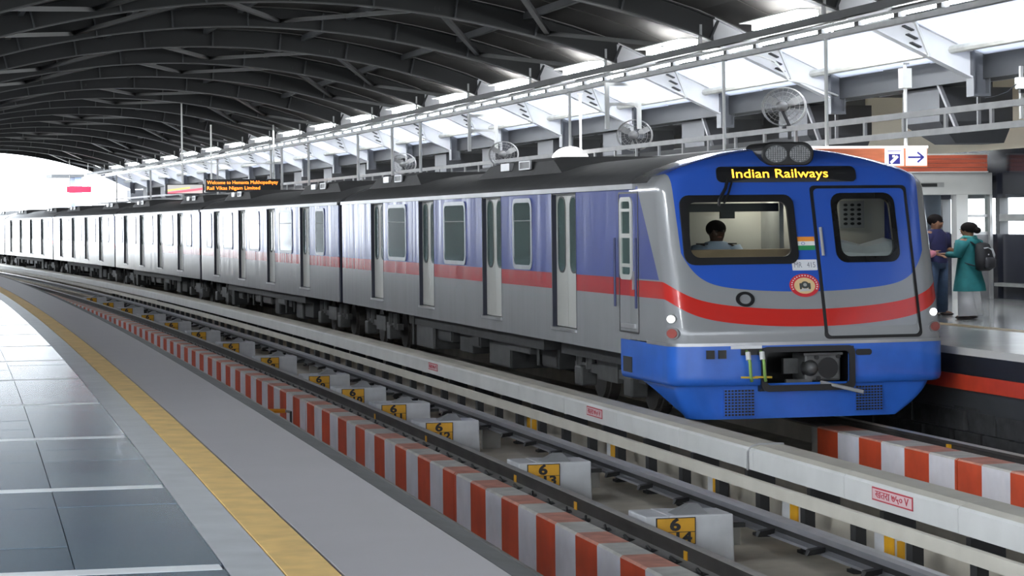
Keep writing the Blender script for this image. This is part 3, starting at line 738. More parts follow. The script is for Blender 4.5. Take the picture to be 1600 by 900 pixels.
MB().box(-.76, .76, -.05, .05, 0, .35).build('panel', M_ledred, rs); MB().box(-.8, .8, .05, .1, -.03, .38).build('case', M_rubber, rs)
for sx in (-.6, .6): MB().bar((sx, 0.07, .35), (sx, 0.07, 2.1), .05, .05).build('hanger', M_pole, rs)

# ------------------------------------------------------------------ kiosk on the far platform
kio = empty('lift_kiosk', W(47.5, 20.0, 0), 47.5 / R, 'pale grey lift kiosk with red fascia behind the standing people', 'kiosk')
M_kio = mat('kiosk_grey', (.50, .50, .49), .45, var=.04)
MB().box(-1.6, 1.28, 0, .3, 2.2, 2.66).build('lintel', M_kio, kio, autos=.01)
MB().box(-.55, .18, -.012, 0, 2.36, 2.46).build('display_frame', M_galv, kio); MB().box(-.45, .02, -.02, -.01, 2.37, 2.44).build('display', M_rubber, kio)
for x0, x1, m in ((-1.6, -1.3, M_kio), (.46, .72, M_kio), (1.22, 1.28, M_galv), (-.55, -.45, M_galv)):
    MB().box(x0, x1, 0, .28, 0, 2.2).build('post', m, kio)
MB().box(.72, 1.22, .1, .14, 0, 1.35).build('lower_panel', mat('kiosk_panel', (.16, .16, .17), .3), kio)
MB().box(.72, 1.22, .1, .16, 1.35, 1.42).build('frame', M_galv, kio); MB().box(.72, 1.22, .1, .16, 1.72, 1.78).build('frame', M_galv, kio)
MB().box(.72, 1.22, .12, .125, 1.42, 2.2).build('pane', M_glass, kio)
MB().box(-.45, .46, .8, .84, 0, 2.2).build('lift_door', mat('lift_door', (.10, .12, .15), .25, .3), kio)
MB().box(-1.3, -.55, .12, .125, .3, 2.2).build('pane', M_glass, kio)
MB().box(-1.6, 1.28, .3, 1.6, 2.5, 2.6).build('roof', M_dark, kio)
fas = MB()
for k in range(4): fas.box(-1.6, 1.14, -.06 - .01 * (k % 2), .1, 2.69 + .088 * k, 2.69 + .088 * (k + 1) - .01)
fas.build('fascia', mat('fascia_red', (.62, .13, .07), .3, var=.15, scale=4, stretch=(.4, 1, 3)), kio)
MB().box(-1.6, 1.16, -.07, .1, 3.03, 3.06).box(-1.6, 1.16, -.07, .1, 2.665, 2.69).build('fascia_trim', M_pole, kio)
cb = empty('junction_box', W(38.3, 17.6, 3.9), 38.3 / R, 'small white junction box under the girder at top right', 'box')
MB().box(-.14, .14, -.06, .06, 0, .2).build('case', M_pole, cb, autos=.01); MB().box(-.08, .08, -.04, .04, -.07, 0).build('plug', M_rubber, cb)
MB().bar((0, .1, -.5), (0, .1, .4), .07, .05).build('mount', M_galv, cb)
MB().path([(-.12, 0, .1), (-.3, 0, -.05), (-.5, 0, -.12), (-.7, .02, -.16)], .01, 5).build('wire', M_rubber, cb)

# ------------------------------------------------------------------ the train
TC, HW = 10.68, 1.89       # track centre offset, half width of a car
ROOFP = [(1.89, 2.14), (1.87, 2.22), (1.78, 2.32), (1.58, 2.42), (1.25, 2.53), (.85, 2.63), (.4, 2.70), (0, 2.72)]
roof_full = [(-x, z) for x, z in ROOFP] + [(x, z) for x, z in reversed(ROOFP[:-1])]
def rrect(x0, x1, z0, z1, r, n=5, rz=None):
    rz = rz or r; out = []
    for cx, cz, a0 in ((x1 - r, z1 - rz, 0), (x0 + r, z1 - rz, 90), (x0 + r, z0 + rz, 180), (x1 - r, z0 + rz, 270)):
        for k in range(n + 1):
            a = math.radians(a0 + 90 * k / n); out.append((cx + r * math.cos(a), cz + rz * math.sin(a)))
    return out
def side_plate(outline, x, t):
    """a flat plate on the car side from a (y, z) outline"""
    n = len(outline); mb = MB()
    v = [(x, y, z) for y, z in outline] + [(x + t, y, z) for y, z in outline]
    return mb.add(v, [tuple(reversed(range(n))), tuple(range(n, 2 * n))] + [(i, (i + 1) % n, n + (i + 1) % n, n + i) for i in range(n)])
def ring_plate(o, i, x, t):
    n = len(o); mb = MB()
    v = [(x, *p) for p in o] + [(x, *p) for p in i] + [(x + t, *p) for p in o] + [(x + t, *p) for p in i]
    f = []
    for k in range(n):
        q = (k + 1) % n
        f += [(k, q, n + q, n + k), (2 * n + k, 3 * n + k, 3 * n + q, 2 * n + q), (k, 2 * n + k, 2 * n + q, q), (n + k, n + q, 3 * n + q, 3 * n + k)]
    return mb.add(v, f)
def sided(root, side, ya, yb, doors, wins, lv):
    """one side of a car between ya and yb; doors = centres, wins = (y0, y1)"""
    x = HW * side; dw = .72
    mb = MB(); xi, xo = sorted((x, x - .14 * side))
    mb.box(xi, xo, ya, yb, -.1, .12)
    edges = [ya] + [e for c in doors for e in (c - dw, c + dw)] + [yb]
    for a, b in zip(edges[0::2], edges[1::2]): mb.box(xi, xo, a, b, .12, 2.16)
    mb.box(xi, xo, ya, yb, 2.16, 2.2)
    mb.build('side_wall', lv, root)
    gi, go = sorted((x + .035 * side, x - .03 * side))
    MB().box(gi, go, ya, yb, 2.165, 2.235).build('gutter', M_gutter, root)
    for c in doors:
        xa = x - .065 * side
        j0, j1 = sorted((x - .13 * side, x - .16 * side))
        MB().box(j0, j1, c - dw - .02, c + dw + .02, .1, 2.18).build('door_pocket', M_jamb, root)
        # dark jambs lining the recess, so the far one shows beside the leaf
        k0, k1 = sorted((x + .004 * side, x - .13 * side))
        MB().box(k0, k1, c + dw - .035, c + dw + .004, .12, 2.165).build('door_jamb', M_jamb, root)
        MB().box(k0, k1, c - dw - .004, c - dw + .01, .12, 2.165).build('door_jamb', M_jamb, root)
        for sy in (-1, 1):
            y0, y1 = (c - dw + .012, c - .006) if sy < 0 else (c + .006, c + dw - .038)
            lf = link('door_leaf', MB().box(*sorted((xa, xa - .04 * side)), y0, y1, .14, 2.15).mesh('door_leaf', M_door), root)
            ym = (y0 + y1) / 2
            rr = rrect(ym - .2, ym + .2, .98, 2.09, .17, 4)
            side_plate(rr, xa + .006 * side - (.008 if side > 0 else 0), .008).build('pane', M_win, lf)
            ring_plate(rrect(ym - .225, ym + .225, .955, 2.115, .18, 4), rr, xa + .008 * side - (.008 if side > 0 else 0), .008).build('pane_seal', M_rubber, lf)
        MB().box(*sorted((x + .03 * side, x - .1 * side)), c - dw, c + dw, .085, .125).build('door_sill', M_gutter, root)
    for a, b in wins:
        rr = rrect(a, b, 1.04, 2.04, .12, 4)
        w = ring_plate(rrect(a - .07, b + .07, .97, 2.11, .15, 4), rr, x + (.004 if side > 0 else -.016), .012).build('window_frame', M_winf, root)
        side_plate(rr, x + (.0 if side > 0 else -.008), .008).build('pane', M_win, w)
        side_plate(rrect(a + .02, b - .02, 1.74, 1.76, .008, 1), x + (.008 if side > 0 else -.014), .006).build('glazing_bar', M_rubber, w)
def roof(root, ya, yb, ends=True):
    n = len(roof_full); mb = MB()
    mb.loft([[(x, y, z) for x, z in roof_full] for y in (ya, yb)], 0, False, False)
    if ends:
        for y, rv in ((ya, False), (yb, True)):
            o = len(mb.v); mb.v += [(x, y, z) for x, z in roof_full]; ids = list(range(o, o + n)); mb.f.append(ids if rv else ids[::-1]); mb.m.append(0)
    mb.build('roof', M_roofcar, root, smooth=True)
def vents(root, ys):
    for y in ys:
        u = MB().loft([[(-a_, y - b_, z_), (a_, y - b_, z_), (a_, y + b_, z_), (-a_, y + b_, z_)] for a_, b_, z_ in ((1.3, 3.2, 2.48), (1.22, 2.3, 2.74), (1.05, 2.1, 2.80))]).build('roof_unit', mat('unit_dark', (.022, .022, .023), .7, var=.2), root)
        MB().box(-1.30, -1.2, y - 1.0, y - .3, 2.64, 2.75).build('louvre', M_rubber, u)
        MB().box(-1.305, -1.22, y + .5, y + 1.15, 2.63, 2.76).build('label_plate', M_gutter, u)
        ring = [(y - 1.05, 2.62), (y - .25, 2.62), (y - .25, 2.77), (y - 1.05, 2.77)]
        rin = [(y - 1.0, 2.64), (y - .3, 2.64), (y - .3, 2.75), (y - 1.0, 2.75)]
        ring_plate(ring, rin, -1.315, .03).build('louvre_frame', M_gutter, u)
def bogie(root, yc):
    b = empty('bogie', (0, 0, 0)); b.parent = root
    fr = MB()
    for sx in (-1.45, 1.45):
        fr.box(sx - .06, sx + .06, yc - 1.9, yc + 1.9, -.55, -.42).box(sx - .08, sx + .08, yc - .55, yc + .55, -.62, -.3)
    fr.box(-1.4, 1.4, yc - .3, yc + .3, -.6, -.35); fr.build('bogie_frame', M_under2, b)
    for sx in (-1, 1):
        for dy in (-1.35, 1.35):
            w = MB(); w.tube((sx * 1.05, yc + dy, -.58), (sx * 1.2, yc + dy, -.58), .44, 24).tube((sx * 1.2, yc + dy, -.58), (sx * 1.26, yc + dy, -.58), .38, 24)
            w.build('wheel', M_rail, b)
            MB().box(min(sx * 1.36, sx * 1.62), max(sx * 1.36, sx * 1.62), yc + dy - .2, yc + dy + .2, -.76, -.46).build('axle_box', M_under2, b, autos=.03)
            for q in (-.28, .28): MB().tube((sx * 1.48, yc + dy + q, -.5), (sx * 1.48, yc + dy + q, -.2), .085, 10).build('coil_spring', M_under2, b)
    for dy in (-1.35, 1.35): MB().tube((-1.1, yc + dy, -.58), (1.1, yc + dy, -.58), .08, 10).build('axle', M_rail, b)
def underframe(root, ya, yb, seed):
    rnd = random.Random(seed)
    MB().box(-1.75, 1.75, ya, yb, -.3, -.1).build('underframe', M_under, root)
    y = ya
    while y < yb - .8:
        l = rnd.uniform(.5, 1.7); h = rnd.uniform(.25, .62); x0 = rnd.uniform(-1.72, -1.5)
        o = MB().box(x0, 1.6, y, y + l, -.16 - h, -.12).build('equipment_box', M_under2 if rnd.random() < .25 else M_under, root, autos=.02)
        if rnd.random() < .6:
            MB().box(x0 - .015, x0, y + .06, y + l - .06, -.12 - h, -.28).build('cover_plate', M_under2 if rnd.random() < .5 else M_under, o)
        if rnd.random() < .5: MB().tube((x0 - .05, y + l + .05, -.12), (x0 - .05, y + l + .05, -.5 - .2 * rnd.random()), .03, 6).build('pipe', M_under2, root)
        y += l + rnd.uniform(.1, .45)
def ends(root, y, sgn):
    MB().box(-HW + .02, HW - .02, *sorted((y, y + .1 * sgn)), -.1, 2.2).build('end_wall', M_bell, root)
    pts = [(x * .55, z - .25) for x, z in roof_full] + [(.95, .05), (-.95, .05)]
    MB().prism([(max(-1.0, min(1.0, x)), z) for x, z in pts], *sorted((y + .1 * sgn, y + .17 * sgn))).build('gangway_bellows', M_rubber, root)
GAPS = [55.86, 81.82, 108.6, 136.0, 163.2, 190.2]
# middle car prototype, y from 0 (near end) to 25.6
CL = 25.56
def middle_car():
    root = empty('train_car', (0, 0, 0))
    ds = [4.75, 10.35, 15.95, 21.6]
    sided(root, -1, 0, CL, ds, [(1.95, 3.05), (6.75, 8.75), (12.5, 14.4), (18.0, 20.0), (22.95, 24.0)], M_livery)
    sided(root, 1, 0, CL, ds, [(6.75, 8.75), (12.5, 14.4), (18.0, 20.0)], M_livery)
    MB().box(-HW + .15, HW - .15, 0.05, CL - .05, -.05, 0).build('floor_deck', M_under, root)
    roof(root, 0, CL); vents(root, (6.0, 21.2))
    underframe(root, 5.6, 20, 5); bogie(root, 2.9); bogie(root, CL - 2.9)
    ends(root, .0, -1); ends(root, CL, 1)
    return root
carlab = ['second car of the train, blue over red stripe over grey, right behind the front car',
          'third car of the train, shiny silver reflections, behind the car under the LED board',
          'fourth car of the train, almost white with reflected daylight and dark door slots',
          'fifth car of the train, washed out white at the left edge of the train',
          'last car of the train, only its end seen at the far left edge']
proto = middle_car()
for i in range(5):
    a, b = GAPS[i] + .25, GAPS[i + 1] - .25
    c = proto if i == 0 else copy_tree(proto)
    p, q = W(a, TC), W(b, TC)
    c.location = p; c.rotation_euler = (0, 0, math.atan2(-(q - p).x, (q - p).y)); c.scale = (1, (q - p).length / CL, 1)
    tag(c, carlab[i], 'train car', 'cars of the blue and grey train')

# ---- front car: cab front at y = 0, rear at 25.5
SF = 30.0
pf, pr = W(SF, TC), W(GAPS[0] - .25, TC)
C1 = (pr - pf).length
car = empty('train_car', pf, math.atan2(-(pr - pf).x, (pr - pf).y), 'front car of the train with raked blue cab face and orange destination text', 'train car', 'cars of the blue and grey train')
def setback(z):
    y = max(0.0, .28 * (z - .3)) if z < 2.3 else .56 + .28 * (z - 2.3) + 3.6 * max(0, z - 2.36) ** 2
    return y
def wz(z):
    if z <= 2.14: return HW
    for (x0, z0), (x1, z1) in zip(ROOFP[:-1], ROOFP[1:]):
        if z0 <= z <= z1: return x0 + (x1 - x0) * (z - z0) / (z1 - z0)
    return 0.02
YB = 2.05
def fy(x, z, w=None):
    w = w or wz(z); r = min(.28, w * .5); ax = min(abs(x), w)
    y = setback(z) + .08 * (ax / max(w, .01)) ** 2
    if ax > w - r: y += r - math.sqrt(max(0, r * r - (ax - (w - r)) ** 2))
    return y
def ring_at(z, nf=64, w=None):
    w = w or wz(z); r = min(.28, w * .5); pts = []
    y1 = setback(z) + .08 + r
    for k in range(7): pts.append((-w, YB + (y1 - YB) * k / 6 if y1 < YB else YB, z))
    for k in range(1, 9):
        a = PI / 2 * k / 8; x = -(w - r) - r * math.cos(a); pts.append((x, fy(x, z, w), z))
    for k in range(1, nf):
        x = -(w - r) + 2 * (w - r) * k / nf; pts.append((x, fy(x, z, w), z))
    for k in range(0, 8):
        a = PI / 2 * k / 8; x = (w - r) + r * math.sin(a); pts.append((x, fy(x, z, w), z))
    for k in range(7): pts.append((w, y1 + (YB - y1) * k / 6 if y1 < YB else YB, z))
    return [(x, min(y, YB), z_) for x, y, z_ in pts]
WINL = rrect(-1.60, -.15, 1.20, 2.01, .12, 5)
WINR = rrect(.47, 1.29, 1.20, 2.03, .13, 5)
def inside(p, poly):
    x, y = p; c = False; n = len(poly)
    for i in range(n):
        (x0, y0), (x1, y1) = poly[i], poly[i - 1]
        if (y0 > y) != (y1 > y) and x < (x1 - x0) * (y - y0) / (y1 - y0) + x0: c = not c
    return c
def shrink(poly, k):
    cx = sum(p[0] for p in poly) / len(poly); cz = sum(p[1] for p in poly) / len(poly)
    hx = max(abs(p[0] - cx) for p in poly); hz = max(abs(p[1] - cz) for p in poly)
    return [(cx + (x - cx) * (hx + k) / hx, cz + (z - cz) * (hz + k) / hz) for x, z in poly]
zs = [.12 + (2.14 - .12) * i / 50 for i in range(51)] + [2.14 + (2.715 - 2.14) * (i / 16) for i in range(1, 17)]
rings = [ring_at(z) for z in zs]
mb = MB(); n = len(rings[0])
for r_ in rings: mb.v += r_
hl, hr = shrink(WINL, -.01), shrink(WINR, -.01)
for i in range(len(rings) - 1):
    for k in range(n - 1):
        a = i * n + k; ids = [a, a + 1, a + n + 1, a + n]
        c = [sum(mb.v[q][j] for q in ids) / 4 for j in range(3)]
        if c[1] < 1.0 and (inside((c[0], c[2]), hl) or inside((c[0], c[2]), hr)): continue
        mb.f.append(ids); mb.m.append(0)
o = mb.build('cab_shell', M_cab, car, smooth=True)
def surf(x, z, off): return (x, fy(x, z) - off, z)
def patch(outline, off, name, m, parent, thick=.012, rings_=4, smooth=True):
    """a plate with a convex (x, z) outline that follows the cab face"""
    cx = sum(p[0] for p in outline) / len(outline); cz = sum(p[1] for p in outline) / len(outline)
    mb = MB(); rr = []
    n = len(outline)
    rr.append([surf(x, z, off - thick) for x, z in outline])
    for k in range(rings_):
        t = 1 - k / rings_ * .98 if k else 1
        rr.append([surf(cx + (x - cx) * t, cz + (z - cz) * t, off) for x, z in outline])
    rr.append([surf(cx + (x - cx) * .02, cz + (z - cz) * .02, off) for x, z in outline])
    mb.loft(rr, 0, True, False)
    e = (len(rr) - 1) * n; mb.f.append([e + k for k in range(n)]); mb.m.append(0)
    return mb.build(name, m, parent, smooth=False)
def patch_ring(o, i, off, name, m, parent, thick=.02, sub=3):
    n = len(o); mb = MB(); rr = [[surf(x, z, off - thick) for x, z in o]]
    for k in range(sub + 1):
        t = k / sub; rr.append([surf(a[0] + (b[0] - a[0]) * t, a[1] + (b[1] - a[1]) * t, off) for a, b in zip(o, i)])
    rr.append([surf(x, z, off - thick) for x, z in i])
    mb.loft(rr, 0, True, False)
    return mb.build(name, m, parent)
def patch_text(txt, size, x, z, off, m, parent, fit=None, name='lettering'):
    me = text_mesh(txt, size); xs = [v.co.x for v in me.vertices]
    k = 1 if not fit else fit / (max(xs) - min(xs))
    for v in me.vertices: v.co = surf(x + v.co.x * k, z + v.co.y, off)
    me.materials.clear(); me.materials.append(m)
    return link(name, me, parent)
# windscreen
ws = patch_ring(shrink(WINL, .05), shrink(WINL, -.045), .03, 'windscreen_frame', M_rubber, car, .05)
patch(shrink(WINL, -.05), -.005, 'pane', M_glass, ws, .004)
# emergency door on the right half of the face
DOOR = rrect(.19, 1.50, .20, 2.14, .06, 5)
dr = patch_ring(DOOR, shrink(WINR, .0), .016, 'front_door', M_cab, car, .02, 8)
patch_ring(shrink(DOOR, .035), shrink(DOOR, -.005), .022, 'door_seal', M_rubber, dr, .03, 1)
patch_ring(shrink(WINR, .045), shrink(WINR, -.035), .034, 'window_frame', mat('chrome_black', (.03, .03, .03), .1, .6, var=.2), dr, .05)
patch(shrink(WINR, -.03), -.005, 'pane', M_glass, dr, .004)
MB().tube(surf(.24, 1.62, .03), surf(.24, 1.25, .03), .022, 8).build('grab_handle', M_galv, dr)
# destination display
dp = patch(rrect(-1.11, .83, 2.225, 2.435, .07, 4), .03, 'destination_display', M_rubber, car, .03, 6)
patch_text('Indian Railways', .165, -.24, 2.335, .036, M_led, dp, 1.33)
patch(rrect(.55, .68, 2.335, 2.343, .003, 2), .034, 'dash', M_under2, dp, .004)
# twin headlamp on the roof edge
hz_, hx_ = 2.60, -.10
hy = .62
hp = empty('headlamp', (hx_, hy, hz_)); hp.parent = car
MB().prism(rrect(-.37, .37, -.16, .16, .155, 6), 0, .75).build('housing', M_rubber, hp, autos=.02)
for sx in (-.165, .165):
    lens = MB().prism([(sx + .15 * math.cos(a * PI / 12), .115 * math.sin(a * PI / 12)) for a in range(24)], -.012, 0)
    lo = lens.build('lens', mat('lens_grey', (.16, .165, .17), .2, .4, var=.3, scale=30), hp)
    dots = MB()
    for ix in range(-4, 5):
        for iz in range(-4, 5):
            px, pz = ix * .032, iz * .025
            if (px / .14) ** 2 + (pz / .105) ** 2 < .95: dots.tube((sx + px, -.02, pz), (sx + px, -.012, pz), .011, 6)
    tag(dots.build('reflector_cells', mat('lens_cells', (.30, .30, .31), .2, .3, var=.1), lo), kind='stuff')
# wiper
wp = empty('wiper', (0, 0, 0)); wp.parent = car
MB().path([surf(-.98, 2.26, .05), surf(-1.02, 2.15, .06), surf(-1.12, 2.0, .06), surf(-1.13, 1.92, .05)], .022, 6).build('arm', M_rubber, wp)
MB().path([surf(-.92, 2.24, .05), surf(-.98, 2.1, .065), surf(-1.06, 1.95, .06)], .014, 6).build('arm', M_rubber, wp)
# flag, number plate, emblem, ring
fl = patch(rrect(-.18, .145, 1.44, 1.50, .004, 2), .008, 'flag_sticker', mat('saffron', (.85, .30, .04), .4, var=.05), car, .008)
patch(rrect(-.18, .145, 1.385, 1.44, .004, 2), .008, 'white_band', mat('flag_white', (.8, .8, .78), .4, var=.04), fl, .008)
patch(rrect(-.18, .145, 1.325, 1.385, .004, 2), .008, 'green_band', mat('flag_green', (.03, .26, .09), .4, var=.05), fl, .008)
patch_ring([(-.018 + .026 * math.cos(a * PI / 8), 1.412 + .02 * math.sin(a * PI / 8)) for a in range(16)], [(-.018 + .02 * math.cos(a * PI / 8), 1.412 + .015 * math.sin(a * PI / 8)) for a in range(16)], .011, 'wheel_mark', M_ink_b, fl, .003, 1)
npl = patch(rrect(-.20, .145, 1.06, 1.20, .01, 2), .01, 'number_plate', mat('plate_white', (.75, .75, .78), .4, var=.03), car, .01)
patch_text('MR   415', .1, -.028, 1.128, .0125, mat('plate_ink', (.2, .2, .25), .5, var=0), npl, .29)
def ell(cx, cz, a, b, n=40): return [(cx + a * math.cos(2 * PI * k / n), cz + b * math.sin(2 * PI * k / n)) for k in range(n)]
EX, EZ = -.06, .865
em = patch(ell(EX, EZ, .205, .15), .01, 'emblem', mat('emblem_red', (.62, .03, .04), .4, var=.05), car, .01)
patch(ell(EX, EZ - .004, .145, .105), .013, 'emblem_disc', mat('emblem_cream', (.75, .55, .28), .4, var=.1), em, .004)
for k in range(18):
    a = PI * (-.12 + 1.24 * k / 17)
    patch(ell(EX + .175 * math.cos(a), EZ + .128 * math.sin(a), .011, .009, 8), .0135, 'emblem_letter', mat('emblem_white', (.8, .7, .68), .4, var=0), em, .004, 1)
eg = mat('emblem_grey', (.06, .065, .06), .5, var=.2)
patch(ell(EX + .005, EZ + .005, .055, .048, 20), .016, 'boiler_front', eg, em, .004, 2)
patch(ell(EX + .005, EZ + .008, .025, .022, 14), .019, 'smokebox_door', mat('emblem_lgrey', (.4, .4, .38), .5, var=.1), em, .004, 2)
for sx in (-.055, .065): patch(rrect(EX + sx - .016, EX + sx + .016, EZ - .05, EZ + .03, .008, 2), .0155, 'side_tank', eg, em, .004, 2)
patch([(EX + .085, EZ - .075), (EX + .045, EZ - .04), (EX - .04, EZ - .04), (EX - .09, EZ - .08)], .017, 'cow_catcher', mat('emblem_pale', (.55, .55, .55), .5, var=.1), em, .004, 2)
patch_ring(ell(-.89, .70, .125, .098), ell(-.89, .70, .08, .062), .022, 'horn_ring', M_rubber, car, .03, 2)
# marker lamps on the corners
def corner_lamp(xs, th, z, m, ra, rb, name, sgn):
    w, r = HW, .28
    x = sgn * ((w - r) + r * math.sin(th)); y = setback(z) + .08 + r - r * math.cos(th)
    o = empty(name, (x, y, z), sgn * th); o.parent = car; 
    MB().prism([(ra * 1.3 * math.cos(a * PI / 12), rb * 1.3 * math.sin(a * PI / 12)) for a in range(24)], -.02, .03).build('bezel', M_gutter, o)
    MB().prism([(ra * math.cos(a * PI / 12), rb * math.sin(a * PI / 12)) for a in range(24)], -.03, -.015).build('lens', m, o)
M_tail = mat('tail_red', (.36, .09, .075), .25, var=.15, coat=.5)
corner_lamp(0, 1.0, .455, M_head, .06, .045, 'marker_lamp', -1); corner_lamp(0, 1.0, .27, M_tail, .085, .06, 'tail_lamp', -1)
corner_lamp(0, .45, .485, M_head, .06, .045, 'marker_lamp', 1); corner_lamp(0, .45, .295, M_tail, .085, .06, 'tail_lamp', 1)
# white line of sealing at the foot of the face
def ubelt(z0, z1, out, y_end_l, y_end_r, name, m, parent, rows=None, cut=None, smooth=True):
    mb = MB(); rr = []
    for z, ins in (rows or [(z0, out), (z1, out)]):
        w = HW + ins; r = .28; pts = [(-w, y_end_l, z)]
        for k in range(0, 9):
            a = PI / 2 * k / 8; pts.append((-(w - r) - r * math.cos(a), .08 + r - r * math.sin(a) - ins, z))
        for k in range(1, 48):
            x = -(w - r) + 2 * (w - r) * k / 48; pts.append((x, .08 * (x / w) ** 2 - ins, z))
        for k in range(0, 9):
            a = PI / 2 * k / 8; pts.append(((w - r) + r * math.sin(a), .08 + r - r * math.cos(a) - ins, z))
        pts.append((w, y_end_r, z)); rr.append(pts)
    n = len(rr[0])
    for r_ in rr: mb.v += r_
    for i in range(len(rr) - 1):
        for k in range(n - 1):
            a = i * n + k; ids = [a, a + 1, a + n + 1, a + n]
            c = [sum(mb.v[q][j] for q in ids) / 4 for j in range(3)]
            if cut and cut(c): continue
            mb.f.append(ids[::-1] if False else ids); mb.m.append(0)
    o = mb.build(name, m, parent, smooth=smooth)
    return o
ubelt(.10, .14, .02, 1.2, 1.2, 'sill_bead', M_gutter, car)
OX0, OX1, OZ0, OZ1 = -.68, .50, -.47, .04
ubelt(-.40, .11, .015, 2.45, 2.45, 'bumper', M_bblue, car, rows=[(-.42, -.03), (-.40, .0), (-.36, .012)] + [(-.36 + .47 * i / 12, .015) for i in range(1, 13)],
      cut=lambda c: OX0 < c[0] < OX1 and c[2] < OZ1 and c[1] < .2)
def skirt():
    mb = MB(); rr = []
    for i in range(15):
        t = i / 14; z = -.40 - .46 * t
        ins = .10 + .05 * t; r = .26
        w = HW - ins; xl = w - .14 * t ** 2; xr = 1.66 - .46 * t ** 1.6
        ye = 2.3 - 1.95 * t ** .55
        y0 = ins; pts = []
        ye = max(ye, y0 + .08 + r)
        for k in range(5): pts.append((-xl, ye + (y0 + .08 + r - ye) * k / 4, z))
        for k in range(1, 9):
            a = PI / 2 * k / 8; pts.append((-(xl - r) - r * math.cos(a), y0 + .08 + r - r * math.sin(a), z))
        for k in range(1, 49):
            x = -(xl - r) + (xr + xl - r) * k / 48; pts.append((x, y0 + .08 * (x / w) ** 2, z))
        pts.append((xr + .02, y0 + .25, z)); pts.append((xr + .02, y0 + .7, z))
        rr.append(pts)
    mb.loft(rr, 0, False, False)
    return mb.build('skirt', M_bblue, car, smooth=True)
sk = skirt()
for x0, x1, z0, z1 in ((-1.19, -.78, -.82, -.47), (.62, 1.0, -.79, -.46)):
    def gy(x): return .08 * (x / 1.79) ** 2 + .13
    g = MB().box(x0, x1, gy((x0 + x1) / 2) - .03, gy((x0 + x1) / 2) + .03, z0, z1).build('grille', M_bblue, sk)
    hole = MB(); nx, nz = 9, 9
    for i in range(nx):
        for k in range(nz):
            px, pz = x0 + (x1 - x0) * (i + .5) / nx, z0 + (z1 - z0) * (k + .5) / nz
            hole.box(px - .014, px + .014, gy(px) - .045, gy((x0 + x1) / 2) - .03, pz - .012, pz + .012)
    tag(hole.build('grille_holes', M_rubber, sk), kind='stuff')
# coupler pocket and coupler
pk = MB()
pk.box(OX0 - .02, OX1 + .02, .9, .95, OZ0 - .02, OZ1 + .02).box(OX0 - .05, OX0, -.02, .95, OZ0, OZ1).box(OX1, OX1 + .05, -.02, .95, OZ0, OZ1).box(OX0 - .05, OX1 + .05, -.02, .95, OZ1, OZ1 + .03).box(OX0 - .05, OX1 + .05, .05, .95, OZ0 - .03, OZ0)
pk.build('coupler_pocket', M_rubber, car)
fo, fi = rrect(OX0 - .05, OX1 + .06, OZ0 - .03, OZ1 + .04, .09, 4), rrect(OX0 + .02, OX1 - .02, OZ0 + .05, OZ1 - .03, .06, 4)
ring_o = MB(); q = ring_plate(fo, fi, 0, .03); ring_o.add([(y, x - .045, z) for x, y, z in q.v], q.f); ring_o.build('pocket_frame', M_rubber, car)
cp = empty('coupler', (.02, .12, -.2)); cp.parent = car
M_cpl = mat('coupler_grey', (.11, .11, .11), .5, .4, var=.25, scale=6)
MB().box(-.10, .40, 0, .5, -.19, .17).build('coupler_head', M_cpl, cp, autos=.03)
MB().tube((.22, -.01, -.02), (.22, .02, -.02), .14, 20).build('socket', M_rubber, cp)
MB().tube((-.02, .05, -.02), (-.06, -.22, .0), .12, 16, r1=.05).build('cone', M_cpl, cp, smooth=True)
MB().box(-.12, .42, -.02, .0, .15, .18).box(-.36, .0, .0, .06, -.2, -.16).build('guide_horn', M_cpl, cp)
for px, pz in ((.06, .12), (.08, -.15), (.36, .13)): MB().tube((px, -.03, pz), (px, .0, pz), .03, 10).build('bolt', M_rubber, cp)
MB().tube((.1, -.05, -.2), (.55, -.42, -.32), .025, 8).build('release_lever', M_galv, cp)
MB().bar((-.3, .3, .0), (-.1, .3, .0), .08, .2).build('draw_bar', M_cpl, cp)
# hoses
M_hose = mat('hose_green', (.25, .42, .10), .5, var=.2); M_brass = mat('brass', (.55, .38, .03), .4, .3)
for hx in (-.93, -.74):
    h = empty('air_hose', (hx, -.03, 0)); h.parent = car
    MB().path([(0, .0, .03), (0, -.07, .0), (.015, -.09, -.12), (.03, -.07, -.28), (.05, -.05, -.36)], .022, 8).build('hose', M_hose, h, smooth=True)
    MB().tube((0, -.05, .02), (0, -.08, -.08), .035, 10).build('valve', mat('valve_white', (.6, .6, .58), .4), h)
    MB().bar((-.1, -.06, -.3), (.13, -.06, -.31), .02, .025).build('handle', M_brass, h)
MB().box(-1.0, -.68, -.03, .0, -.02, .06).build('hose_recess', M_rubber, car)
MB().box(-1.14, -.72, -.03, -.012, .062, .10).build('label_strip', mat('label_white', (.75, .75, .78), .5, var=.05), car)
for x0 in (-1.46, -1.3): MB().box(x0, x0 + .1, -.02, .03, -.06, .05).build('step', M_under2, car)
MB().prism(rrect(.58, .80, -.055, .025, .035, 4), -.02, .02).build('socket_cover', M_rubber, car)
# side of the front car
ds = [35.57 - SF, 40.4 - SF, 45.99 - SF, 51.27 - SF]
sided(car, -1, YB + .6, C1, ds, [(37.6 - SF, 38.75 - SF), (42.5 - SF, 44.25 - SF), (48.05 - SF, 49.9 - SF)], M_livery)
sided(car, 1, YB + .6, C1, ds, [(42.5 - SF, 44.25 - SF)], M_livery)
for sx in (-1, 1): MB().box(*sorted((sx * HW, sx * (HW - .14))), YB - .02, YB + .62, -.1, 2.2).build('side_wall', M_livery, car)
MB().box(*sorted((-HW - .035, -HW + .03)), 1.75, YB + .6, 2.165, 2.235).build('gutter', M_gutter, car)
